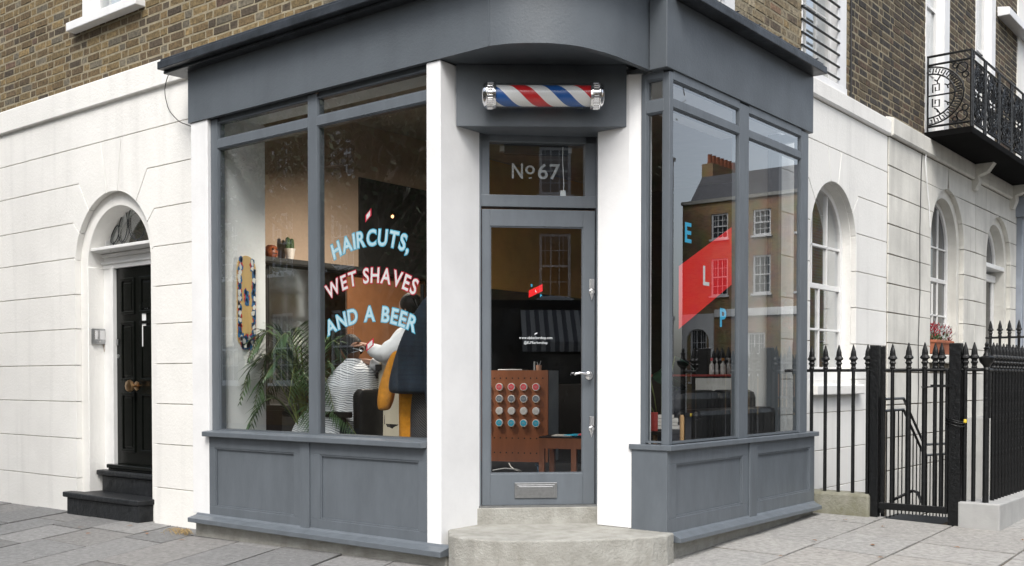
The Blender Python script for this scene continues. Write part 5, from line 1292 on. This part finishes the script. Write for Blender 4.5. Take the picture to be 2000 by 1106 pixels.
# coats
CS = thing('coat_stand', (-1.93,.55,FZ), 'black coat stand mostly hidden by hanging clothes inside the window', 'coat stand')
b = MB(); b.tube([(-1.93,.55,FZ),(-1.93,.55,2.02)], .018, 10); b.lathe([(.2,0),(.2,.02),(.03,.05)], (-1.93,.55,FZ), 20); build('pole', b, 'iron', CS, smooth=True)
for a in (40, 160, 280):
    d = Vector((math.cos(R(a)), math.sin(R(a)), 0)); b = MB(); o = Vector((-1.93,.55,1.85)); b.tube([o, o+d*.08+Vector((0,0,-.01)), o+d*.13+Vector((0,0,.06))], .008, 8); build('hook', b, 'iron', CS, smooth=True)
J = thing('navy_jacket', (-1.98,.50,1.5), 'big dark navy jacket hanging just inside the window', 'jacket')
rings('jacket_body', [(1.93,-1.70,.42,.04,.05),(1.80,-1.76,.42,.10,.08),(1.68,-1.81,.42,.14,.11),(1.55,-1.85,.42,.17,.13),(1.40,-1.89,.42,.19,.14),(1.27,-1.91,.42,.205,.15),(1.21,-1.91,.42,.20,.15),(1.185,-1.90,.42,.17,.12)], 'navy', J, fold=.05, fk=5, seed=2)
rings('sleeve', [(1.80,-1.66,.36,.05,.05),(1.55,-1.62,.33,.075,.06),(1.25,-1.60,.32,.07,.06),(1.05,-1.60,.32,.065,.055)], 'navy', J, fold=.05, fk=3, seed=4)
J = thing('mustard_jumper', (-2.13,.47,1.2), 'mustard yellow jumper hanging with its sleeve down beside the navy jacket', 'jumper')
rings('sleeve', [(1.52,-2.120,.46,.03,.03),(1.42,-2.160,.46,.055,.045),(1.25,-2.220,.46,.075,.055),(1.14,-2.240,.46,.075,.06),(1.08,-2.255,.46,.055,.05),(1.055,-2.260,.46,.04,.04)], 'mustard', J, fold=.07, fk=3, seed=5)
rings('jumper_body', [(1.50,-2.040,.52,.05,.04),(1.35,-2.050,.52,.085,.06),(1.15,-2.040,.52,.10,.06),(1.0,-2.035,.50,.085,.06),(.86,-2.040,.50,.08,.055),(.70,-2.045,.50,.07,.05)], 'mustard', J, fold=.10, fk=4, seed=8)
J = thing('patterned_blanket', (-1.85,.5,.9), 'dark patterned scarf hanging below the navy jacket', 'scarf')
rings('scarf_cloth', [(1.30,-1.86,.50,.10,.06),(1.1,-1.86,.50,.13,.08),(.9,-1.86,.50,.14,.08),(.6,-1.86,.50,.15,.08)], 'tweed', J, fold=.10, fk=5, seed=9)
# spot lamp
p = at(767,422,9.6); SPL = thing('ceiling_spotlight', tuple(p), 'small lit spotlight high in the dark part of the shop', 'lamp')
b = MB(); b.lathe([(.022,0),(.028,.02),(.028,.09),(.01,.10)], p, 14, ax=(-.6,.7,.4)); build('lamp_housing', b, 'chair_black', SPL)
b = MB(); b.ball(p+Vector((.012,-.015,-.008)), .016, 10, 6, (1,.6,1)); build('bulb', b, emis('warm_bulb', (1,.45,.20), 2.2), SPL)

pl = bpy.data.lights.new('spotlight_glow', 'AREA'); pl.shape = 'DISK'; pl.size = .08; pl.energy = 34; pl.color = (1, .90, .78)
plo = bpy.data.objects.new('spotlight_glow', pl); COL.objects.link(plo); plo.location = p + Vector((.0,.0,-.06)); plo.rotation_euler = Vector((.4,-.15,.9)).to_track_quat('Z', 'Y').to_euler()
# ------------------------------------------------------------------ seen through the door: display unit, table
pc = at(1070,900,9.9); ux = Vector((math.cos(R(20)), math.sin(R(20)), 0)); uy = Vector((-ux.y, ux.x, 0))
TU = Matrix(((ux.x,uy.x,0,pc.x),(ux.y,uy.y,0,pc.y),(0,0,1,0),(0,0,0,1)))
zb, zt = .515, 1.385
DU = thing('display_unit', (pc.x-.5, pc.y, FZ), 'reddish pegboard display unit on castors holding rows of round tins', 'display unit')
b = MB(TU); b.box(-1.05,0,0,.02,zb,zt); fp = build('pegboard', b, 'wood_red', DU)
b = MB(TU); b.box(-1.05,0,.02,.36,zb,zb+.02); b.box(-1.05,0,.02,.36,zt-.02,zt-.001); b.box(-.02,.0,.0205,.36,zb+.02,zt-.02); b.box(-1.05,-1.03,.0205,.36,zb+.02,zt-.02); build('carcass', b, 'panel_grey', DU)
b = MB(TU)
for zz_ in (1.31,.74,.60):
    for k in range(17): b.lathe([(.007,0),(.007,.002)], (-.05-.0605*k,.0,zz_), 8, ax=(0,-1,0))
build('peg_holes', b, 'wall_dark', fp)
for k in (-.12, -.9):
    b = MB(TU); b.lathe([(.055,-.012),(.055,.012)], (k,.08,FZ+.056), 20, ax=(1,.3,0)); b.box(k-.02,k+.02,.05,.11,FZ+.09,zb); build('castor', b, 'castor_blue', DU, smooth=True)
def tin_src(mt):
    t = thing('hair_tin', (0,0,0), '', 'tin'); T = Matrix.Rotation(R(20), 4, 'Z')
    b = MB(T); b.lathe([(.034,0),(.036,.003),(.036,.024),(.034,.027),(.030,.027),(.030,.0255)], (0,0,0), 28, ax=(0,-1,0)); build('tin_body', b, 'ceramic_white', t, smooth=True)
    b = MB(T); b.lathe([(.029,.0255),(.029,.0275)], (0,0,0), 28, ax=(0,-1,0)); build('lid_label', b, mt, t)
    b = MB(T)
    for w_, z in ((.012,.008),(.018,0),(.010,-.008)): b.box(-w_,w_,-.0285,-.0275,z-.0012,z+.0012)
    build('label_print', b, 'tin_print', t); return t
cn = ('end', 'right hand', 'third', 'second', 'first')
for z, mt, cname in ((1.227,'tin_red','red'),(1.115,'tin_slate','slate grey'),(1.0,'tin_white','white'),(.885,'tin_blue','blue')):
    src = tin_src(mt)
    for k in range(5):
        t = src if k == 0 else copy_tree(src)
        q = TU @ Vector((-.112-.122*k, 0, z)); t.location = q; t['group'] = 'tins on the pegboard'
        t['label'] = 'round tin with a %s lid, %s in its row' % (cname, ('rightmost','second from the right','third from the right','fourth from the right','leftmost half hidden')[k])
b = MB(TU)
for z in (1.19,1.078,.963,.848):
    for k in range(5):
        for s in (-.018,.018): b.tube([(-.112-.122*k+s,0,z),(-.112-.122*k+s,-.03,z)], .004, 6)
build('pegs', b, 'wood_pale', fp)
b = MB(TU); b.box(-.52,-.27,.05,.25,zt,zt+.012); tag(build('laptop', b, 'steel', bevel=.004), 'closed silver laptop lying on top of the display unit', 'laptop')
PC = thing('pen_pot', tuple(TU @ Vector((-.13,.1,zt))), 'small pot with pens and a brush on the display unit', 'pot')
b = MB(TU); b.lathe([(.025,0),(.028,.05)], (-.12,.1,zt), 14); build('pot', b, 'skin', PC); b = MB(TU); b.box(-.17,-.155,.09,.11,zt,zt+.085); b.tube([(-.12,.1,zt+.03),(-.10,.1,zt+.09)], .004, 5); b.tube([(-.12,.1,zt+.03),(-.14,.1,zt+.08)], .004, 5); build('pen', b, 'steel', PC)
p = at(1018,921,9.6); b = MB(); q = [at(994,905,9.9), at(998,912,9.8), at(1006,918,9.7), at(1018,921,9.6), at(1010,917,9.55), at(985,915,9.5), at(962,919,9.5)]
q = [Vector((v.x, v.y, max(v.z, FZ+.006))) for v in q]; b.tube(q, .006, 6); tag(build('extension_lead', b, 'white_satin', smooth=True), 'white power lead lying on the floor under the display unit', 'cable')
# low wooden table
pt_ = at(1052,853,9.25); a_ = R(22); vx = Vector((math.cos(a_), math.sin(a_), 0)); vy = Vector((-vx.y, vx.x, 0)); TT = Matrix(((vx.x,vy.x,0,pt_.x),(vx.y,vy.y,0,pt_.y),(0,0,1,0),(0,0,0,1)))
zt2 = pt_.z; LT = thing('side_table', tuple(TT @ Vector((.3,.2,0))+Vector((0,0,FZ))), 'low square legged wooden table with magazines by the glazed door', 'table')
b = MB(TT); b.box(0,.62,0,.42,zt2-.012,zt2); build('tabletop', b, 'chair_black', LT, bevel=.003)
b = MB(TT); b.box(.005,.615,.002,.02,zt2-.105,zt2-.012); b.box(.005,.615,.40,.418,zt2-.105,zt2-.012); b.box(.002,.02,.02,.40,zt2-.105,zt2-.012); b.box(.60,.618,.02,.40,zt2-.105,zt2-.012); build('apron', b, 'wood_red', LT)
for x, y in ((.0,.0),(.29,.0),(.57,.0),(.0,.37),(.57,.37)):
    b = MB(TT); b.box(x+.001,x+.049,y+.001,y+.049,FZ,zt2-.013); build('leg', b, 'wood_red', LT, bevel=.002)
for k, (x, y, r_a, mt, nm) in enumerate(((.10,.06,5,'paper','white'),(.20,.10,-12,'tin_blue','blue'),(.34,.05,8,'tin_red','red'),(.42,.12,-5,'mustard','yellow'))):
    T2 = TT @ Matrix.Translation((x,y,zt2)) @ Matrix.Rotation(R(r_a),4,'Z'); b = MB(T2); b.box(0,.18,0,.24,.0+.006*k,.008+.006*k); tag(build('magazine', b, mt, bevel=.002), '%s covered magazine lying on the low wooden table' % nm, 'magazine')
# dark barber station deeper in the shop
q = at(1110,800,11.5); b = MB(); b.box(q.x-.8,q.x+.5,q.y,q.y+.4,FZ,1.25); tag(build('back_counter', b, 'chair_black', bevel=.01), 'black cabinet deep in the shop behind the side table', 'cabinet')
# emergency light box behind the door fanlight
b = MB(TD); b.box(.19,.66,.10,.16,2.93,3.0); EB = build('housing', b, 'chair_black', bevel=.004)
EL = thing('door_closer', tuple(TD @ Vector((.42,.1,2.9))), 'black box with pale ends behind the top of the fanlight', 'light box'); EB.parent = EL; EB.location = -Vector(EL.location); EB.name = 'housing'
b = MB(TD); b.box(.16,.19,.10,.15,2.945,2.985); b.box(.66,.685,.10,.15,2.945,2.985); build('end_piece', b, 'steel', EL)
b = MB(TD); b.tube([(.615,.07,2.98),(.612,.07,2.88),(.618,.07,2.78),(.622,.07,2.70),(.618,.07,2.66)], .0035, 6); tag(build('pull_cord', b, 'white_satin', smooth=True), 'white cord hanging behind the fanlight', 'cord')
b = MB(TD); b.box(.595,.635,.06,.075,2.615,2.665); tag(build('cord_socket', b, 'white_satin', bevel=.003), 'little white plug hanging at the end of the cord', 'plug')
# ------------------------------------------------------------------ behind the right window
SO = thing('leather_sofa', (-.6,2.5,FZ), 'black leather sofa with its back against the right shop window', 'sofa')
b = MB(); b.box(-.46,-.26,1.82,3.22,.46,1.065); build('backrest', b, 'leather', SO, bevel=.045)
b = MB(); b.box(-1.15,-.44,1.98,3.10,.46,.84); build('seat', b, 'leather', SO, bevel=.05)
for y0 in (1.82, 3.02):
    b = MB(); b.box(-1.15,-.44,y0,y0+.19,.44,1.0); build('armrest', b, 'leather', SO, bevel=.05)
for y0 in (1.98, 2.66):
    b = MB(); b.box(-.66,-.48,y0,y0+.66,.84,1.21); build('cushion', b, 'leather', SO, bevel=.07)
for x, y in ((-1.1,1.9),(-1.1,3.15),(-.35,1.9),(-.35,3.15)):
    b = MB(); b.tube([(x,y,FZ),(x,y,.47)], .02, 8); build('leg', b, 'chrome', SO)
s0 = at(1279,812,7.62); a_ = R(30); vx = Vector((math.cos(a_), math.sin(a_), 0)); vy = Vector((-vx.y, vx.x, 0)); TS = Matrix(((vx.x,vy.x,0,s0.x),(vx.y,vy.y,0,s0.y),(0,0,1,0),(0,0,0,1)))
MS = thing('magazine_stand', tuple(TS @ Vector((.1,.1,FZ))), 'beech legged stool frame holding white books in the corner window', 'stool')
for x, y in ((0,0),(.195,0),(0,.2),(.195,.2)):
    b = MB(TS); b.lathe([(.014,FZ),(.016,s0.z-.01),(.012,s0.z)], (x,y,0), 12); build('leg', b, 'wood_pale', MS, smooth=True)
b = MB(TS); b.box(.014,.18,-.01,.21,s0.z-.135,s0.z-.10); build('seat', b, 'chair_black', MS, bevel=.004)
for k, (w_, d_) in enumerate(((.175,.19),(.16,.17),(.165,.18),(.13,.15))):
    b = MB(TS); zz_ = s0.z-.098+.026*k; b.box(.02,.02+w_*.9,.0,.0+d_,zz_,zz_+.023); tag(build('book', b, 'paper', bevel=.002), 'white book, %s in the pile on the beech legged stool' % ('lowest','second from the bottom','third from the bottom','topmost and smallest')[k], 'book', 'books on the stool')
p = at(1271,822,7.58); b = MB(); b.box(p.x-.045,p.x+.03,p.y,p.y+.05,p.z-.075,p.z+.06); tag(build('red_box', b, 'red_box', bevel=.002), 'red card box standing in the corner beside the books', 'box')
b = MB(); b.box(p.x-.2,p.x+.12,p.y-.02,p.y+.14,p.z-.10,p.z-.076); b.box(p.x-.19,p.x-.16,p.y,p.y+.1,FZ,p.z-.1); b.box(p.x+.09,p.x+.11,p.y,p.y+.1,FZ,p.z-.1); tag(build('corner_shelf', b, 'chair_black'), 'low black shelf under the red box', 'shelf')
# counter with white box and bottles
c0 = at(1403,757,9.6)
RC = thing('reception_counter', (c0.x,c0.y,FZ), 'black counter with a dark red edge beyond the sofa', 'counter')
b = MB(); b.box(c0.x-.9,c0.x+.25,c0.y+.1,c0.y+.6,FZ,1.325); build('cabinet', b, 'chair_black', RC, bevel=.006); b = MB(); b.box(c0.x-.92,c0.x+.27,c0.y+.08,c0.y+.62,1.325,1.345); build('worktop', b, 'red_box', RC, bevel=.006)
b = MB(); b.box(c0.x-.17,c0.x+.19,c0.y-.12,c0.y+.06,c0.z-.09,c0.z+.085); o = build('white_box', b, 'white_satin', bevel=.003); tag(o, 'plain white box on a pedestal in front of the black counter', 'box')
b = MB(); b.box(c0.x-.15,c0.x+.17,c0.y-.10,c0.y+.04,FZ,c0.z-.09); tag(build('box_pedestal', b, 'chair_black'), 'black pedestal under the white box', 'pedestal')
for k, (u, mt, r) in enumerate(((1390,'tin_red',.022),(1400,'white_satin',.014),(1412,'mustard',.026),(1424,'white_satin',.02),(1436,'tin_red',.026))):
    q = at(u,738,9.9); t = thing('bottle', (q.x,q.y,1.345), '', 'bottle', 'bottles on the counter'); t['label'] = ('red topped bottle at the left end of the counter bottles','slim white bottle beside the left red topped one','yellow labelled bottle in the middle of the counter','clear and white bottle right of the yellow labelled one','wide red topped bottle at the right end of the counter')[k]
    b = MB(); b.lathe([(r,0),(r,.09),(r*.4,.11),(r*.4,.13)], (q.x,q.y,1.345), 14); build('bottle_body', b, 'white_satin', t, smooth=True); b = MB(); b.lathe([(r*.55,.128),(r*.55,.155)], (q.x,q.y,1.345), 12); build('cap', b, mt, t)
MP = thing('broadleaf_plant', tuple(at(1296,760,8.6)), 'dark broad leaved plant in the shadow behind the corner window', 'plant')
base = at(1292,790,8.6); base.z = .75
b = MB(); b.lathe([(.10,FZ),(.14,.72),(.12,.72)], (base.x,base.y,0), 18); build('pot', b, 'ceramic', MP, smooth=True)
rq = random.Random(3)
for k in range(7):
    a = rq.random()*6.28; L_ = rq.uniform(.06,.15); h = rq.uniform(.35,.80); tip = base+Vector((math.cos(a)*L_, math.sin(a)*L_, h)); b = MB(); b.tube([base, base.lerp(tip,.5)+Vector((0,0,.08)), tip], .005, 5); build('stalk', b, 'palm_stem', MP)
    b = MB(); f = Vector((math.cos(a), math.sin(a), -.3)).normalized(); s = f.cross(Vector((0,0,1))).normalized(); rows = []
    for i in range(9):
        t = i/8; w_ = .075*math.sin(math.pi*min(1,t*.92+.08))**.7; rows.append([tip+f*.18*t+s*w_*x+Vector((0,0,-.03*abs(x)-.05*t*t)) for x in (-1,-.5,0,.5,1)])
    b.grid(rows); build('leaf', b, 'leaf_deep', MP, smooth=True)
# ------------------------------------------------------------------ the streets behind the camera (seen in the glass)
M['brick_far'] = brickmat('far_stock_brick', (.50,.32,.14), (.34,.21,.10), (.42,.34,.22))
M['brick_dark'] = brickmat('far_dark_brick', (.20,.125,.06), (.12,.075,.04), (.18,.14,.09))
M['slate'] = mat('roof_slate', (.05,.052,.06), .6, var=.2, vscale=4)
M['pot_red'] = mat('chimney_pot', (.36,.12,.06), .8)
def local_mesh(name, b, m, parent, **k):
    o = build(name, b, m, None, **k); o.parent = parent; return o
def far_house(loc, rz, W, H, wins, label, brick='brick_far', stucco=0, name='town_house', extras=None, roof=True, group='houses across the street'):
    """front in the local x,z plane at y=0 facing -y; wins: list of (x, z0, w, h)"""
    t = thing(name, loc, label, 'house', group); t.rotation_euler = (0,0,rz)
    xs = sorted(set([0, W] + [v for x, z, w, h in wins for v in (x-w/2, x+w/2)]))
    b = MB()
    for x0, x1 in zip(xs, xs[1:]):
        mid = (x0+x1)/2; hs_ = sorted((z, z+h) for x, z, w, h in wins if x-w/2 < mid < x+w/2); z = -1
        for a, c in hs_:
            if a > z: b.box(x0, x1, 0, .3, z, a)
            z = c
        b.box(x0, x1, 0, .3, z, H)
    b.box(0,W,.3,9,-1,H-.4)
    local_mesh('wall', b, brick, t)
    if stucco:
        b = MB(); ws = sorted((x-w/2, x+w/2, z, z+h) for x, z, w, h in wins if z < stucco); x = -.02
        for x0, x1, z0, z1 in ws:
            b.box(x, x0, -.03, 0, -1, stucco); b.box(x0, x1, -.03, 0, -1, z0); b.box(x0, x1, -.03, 0, min(z1, stucco-.05), stucco) if z1 < stucco else None; x = x1
        b.box(x, W+.02, -.03, 0, -1, stucco); b.box(-.05, W+.05, -.09, -.03, stucco-.12, stucco+.12); local_mesh('stucco_front', b, 'stucco', t)
    b = MB(); b.box(-.05,W+.05,-.10,.3,H,H+.18); local_mesh('parapet_coping', b, 'concrete', t)
    if roof:
        b = MB(); b.prism([(.4,H-.2),(2.2,H+1.9),(7,H+1.9),(8.8,H-.2)], 0, W, 'x'); local_mesh('roof', b, 'slate', t)
        for cxx in (W*.98, W*.02):
            b = MB(); b.box(cxx-.35,cxx+.35,2.5,6.5,H,H+2.7)
            ck = local_mesh('chimney', b, brick, t)
            b = MB()
            for k in range(8): b.lathe([(.14,H+2.7),(.12,H+3.2),(.14,H+3.25)], (cxx,2.8+k*.48,0), 10)
            local_mesh('chimney_pots', b, 'pot_red', ck, smooth=True)
    src = {}
    for (x, z, w, h) in wins:
        key = (round(w,2), round(h,2))
        if key not in src:
            b = MB(); T0 = None; fr = .09
            b.box(-w/2,-w/2+fr,.06,.16,0,h); b.box(w/2-fr,w/2,.06,.16,0,h); b.box(-w/2+fr,w/2-fr,.06,.16,h-fr,h); b.box(-w/2+fr,w/2-fr,.06,.16,0,fr); b.box(-w/2+fr,w/2-fr,.05,.15,h/2-.03,h/2+.03)
            for i in (1,2): q = -w/2+fr+(w-2*fr)*i/3; b.box(q-.012,q+.012,.08,.14,fr,h/2-.03); b.box(q-.012,q+.012,.08,.14,h/2+.03,h-fr)
            for q in (.26,.74): b.box(-w/2+fr,w/2-fr,.085,.135,h*q-.012,h*q+.012)
            b.box(-w/2-.08,w/2+.08,-.10,.06,-.10,0)
            f = local_mesh('window', b, 'white_gloss', t); g = MB(); g.box(-w/2+fr,w/2-fr,.115,.12,fr,h-fr); p = build('window_pane', g, 'dark_glass', None); p.parent = f
            g = MB(); n = 16; g.grid([[(-w/2+fr+(w-2*fr)*i/n, .13+.02*math.sin(i*1.7), q) for i in range(n+1)] for q in (h*.45, h-fr)]); p2 = build('curtain', g, 'curtain', None); p2.parent = f
            src[key] = f; c = f
        else:
            c = src[key].copy(); COL.objects.link(c); c.parent = t
            for ch in src[key].children: d = ch.copy(); COL.objects.link(d); d.parent = c
        c.location = (x, 0, z)
    return t
def wgrid(x0, n, dx, rows, w): return [(x0+i*dx, z, w, h) for i in range(n) for z, h in rows]
# reflected in the right window
HB = far_house((17.0,46,0), 0, 8.3, 10.9, [(6.05,8.9,1.0,1.35),(6.05,5.85,1.0,2.0),(3.6,8.9,1.0,1.35),(3.6,5.85,1.0,2.0),(1.2,8.9,1.0,1.35),(1.2,5.85,1.0,2.0),(7.3,1.2,1.0,2.9),(3.9,1.6,1.0,2.2)], 'brown brick town house with a white arched doorway facing down the street')
_b = MB(); _b.prism([(6.6,-.5),(6.6,3.4)] + arc(7.3,3.4,.7,180,0,14) + [(8.0,-.5),(8.25,-.5),(8.25,4.9),(6.35,4.9),(6.35,-.5)], -.12, -.005, 'y'); _b.box(0,6.3,-.10,-.005,4.7,5.1); local_mesh('door_surround', _b, 'stucco', HB)
far_house((24.9,44.3,0), R(-90), 17, 13.0, wgrid(1.3,6,2.7,[(9.2,1.8),(6.0,1.9),(1.6,2.4)],1.05), 'dark brick terrace with white sash windows along the side street, far end', brick='brick_dark', stucco=4.6)
far_house((24.9,27.2,0), R(-90), 17, 12.2, wgrid(1.5,6,2.7,[(8.6,1.7),(5.6,2.0),(1.6,2.4)],1.05), 'brown brick terrace with white sash windows opposite the arched window')
# reflected in the door
sD = Vector((.65,.76,0)).normalized(); cD = Vector((19.3,-14.6,0)) - sD*(8.0)
aD = math.atan2(sD.y, sD.x)
HD = far_house(tuple(cD), aD-math.pi*0, 17, 11.5, [(8.5,3.85,1.0,2.05),(8.5,7.1,1.0,1.5),(5.9,3.85,1.0,2.05),(5.9,7.1,1.0,1.5),(11.4,3.85,1.0,2.05),(11.4,7.1,1.0,1.5),(3.2,3.85,1.0,2.05),(14,3.85,1.0,2.05)], 'brick corner house with a striped awning over its shopfront, across the junction', name='corner_shop_house')
# its front must face back towards the shop
HD.rotation_euler = (0,0,aD+math.pi); HD.location = cD + sD*17
M['awning'] = striped('awning_stripes', (.48,.48,.45), (.13,.13,.14), (1,0,0), 3.6, .5, .8)
b = MB(); b.prism([(-.05,3.5),(-1.5,2.45),(-1.5,2.15),(-1.47,2.15),(-1.47,2.43),(-.05,3.46)], 4.5, 9.6, 'x'); local_mesh('awning', b, 'awning', HD)
b = MB(); b.box(4.0,12,-.06,-.01,-.5,3.6); local_mesh('shop_window', b, 'dark_glass', HD)
b = MB(); b.box(3.8,12.2,-.12,-.01,3.55,3.8); local_mesh('shop_fascia', b, 'chair_black', HD)
# reflected in the left window
far_house((-2,-17,0), math.pi, 14.6, 10.5, wgrid(1.6,5,2.8,[(8.2,1.6),(5.2,2.1),(1.2,2.3)],1.1), 'brown brick terrace on the near side of the gap behind the street trees', brick='brick_dark')
far_house((-19.6,-17,0), math.pi, 13.4, 9.8, wgrid(1.5,4,2.9,[(7.6,1.5),(4.8,2.0),(1.2,2.3)],1.1), 'brown brick terrace with white windows behind the street trees', brick='brick_dark')
far_house((-33,-17,0), math.pi, 16, 12.5, wgrid(1.6,5,2.8,[(8.6,1.7),(5.4,2.1),(1.2,2.3)],1.1), 'taller dark brick terrace beyond the street trees', brick='brick_dark')
M['bark'] = mat('plane_bark', (.16,.14,.11), .9, var=.3, vscale=5, bump=.6, bscale=20)
M['foliage'] = mat('tree_leaves', (.055,.085,.03), .6, var=.35, vscale=1.5)
def tree(x, y, h, cr, n, seed, label):
    rk = random.Random(seed); t = thing('street_tree', (x,y,-.15), label, 'tree', 'street trees'); z0 = -.2
    b = MB(); b.tube([(x,y,z0),(x+.05,y,z0+h*.25),(x-.05,y+.08,z0+h*.5),(x+.1,y,z0+h*.8)], [.24,.19,.14,.04], 12)
    tips = []
    for k in range(26):
        a = rk.random()*6.28; hh = rk.uniform(.32,.8)*h; L_ = cr*rk.uniform(.5,1.0)*(1-.5*abs(hh/h-.55)); s = Vector((x,y,z0+hh*.8)); e = Vector((x+math.cos(a)*L_, y+math.sin(a)*L_, z0+hh+rk.uniform(0,.25)*h)); m_ = s.lerp(e,.5)+Vector((0,0,.1*h*rk.random()))
        b.tube([s, m_, e], [.06,.035,.012], 6); tips += [e, m_, s.lerp(e,.75)]
        for j in range(3):
            e2 = e+Vector((rk.gauss(0,.5), rk.gauss(0,.5), rk.gauss(0,.35))); b.tube([m_.lerp(e,.5), e2], [.018,.006], 5); tips.append(e2)
    build('trunk', b, 'bark', t, smooth=True)
    b = MB()
    for k in range(n):
        c = rk.choice(tips)+Vector((rk.gauss(0,.34), rk.gauss(0,.34), rk.gauss(0,.26)))
        if (y < 0 and c.y > -1.6) or (y > 0 and (c.x < 1.0 or c.z < 8.5)): continue
        s = rk.uniform(.03,.065); a = Vector((rk.gauss(0,1), rk.gauss(0,1), rk.gauss(0,1))).normalized(); u = a.orthogonal().normalized(); v = a.cross(u)
        b.add([c-u*s, c-v*s*.6, c+u*s, c+v*s*.6], [(0,1,2,3)])
    build('crown', b, 'foliage', t); return t
tree(-7.2,-5.0,8.5,3.4,12000,1,'leafy street tree on the kerb opposite the left shop window')
tree(-11.5,-9.5,9.5,3.8,12000,2,'leafy street tree further back across the road')
tree(-13.5,-4.9,9.0,3.4,9000,5,'leafy street tree down the street to the left')
t4 = tree(8.6,11.6,13.5,2.2,2500,4,'tall street tree across the side street with one low branch')
rk = random.Random(9); b = MB(); lf = MB(); lo = Vector((8.55,11.6,4.6)); tp = Vector((5.35,10.75,6.1)); prev = lo
b.tube([lo, lo.lerp(tp,.4)+Vector((0,0,.25)), lo.lerp(tp,.75)+Vector((0,0,.12)), tp], [.05,.03,.018,.006], 7)
for k in range(16):
    q = lo.lerp(tp, rk.uniform(.55,1)) + Vector((0,0,.1)); e = q+Vector((rk.gauss(-.15,.16), rk.gauss(-.05,.12), rk.gauss(.05,.16))); b.tube([q, q.lerp(e,.5)+Vector((0,0,.03)), e], [.009,.007,.004], 5)
    for j in range(3):
        c = e+Vector((rk.gauss(0,.06), rk.gauss(0,.06), rk.gauss(0,.05))); s_ = rk.uniform(.025,.045); a = Vector((rk.gauss(0,1), rk.gauss(0,1), rk.gauss(0,1))).normalized(); u = a.orthogonal().normalized(); v = a.cross(u); lf.add([c-u*s_, c-v*s_*.7, c+u*s_, c+v*s_*.7], [(0,1,2,3)])
build('low_branch', b, 'bark', t4, smooth=True); build('low_leaves', lf, 'foliage', t4)
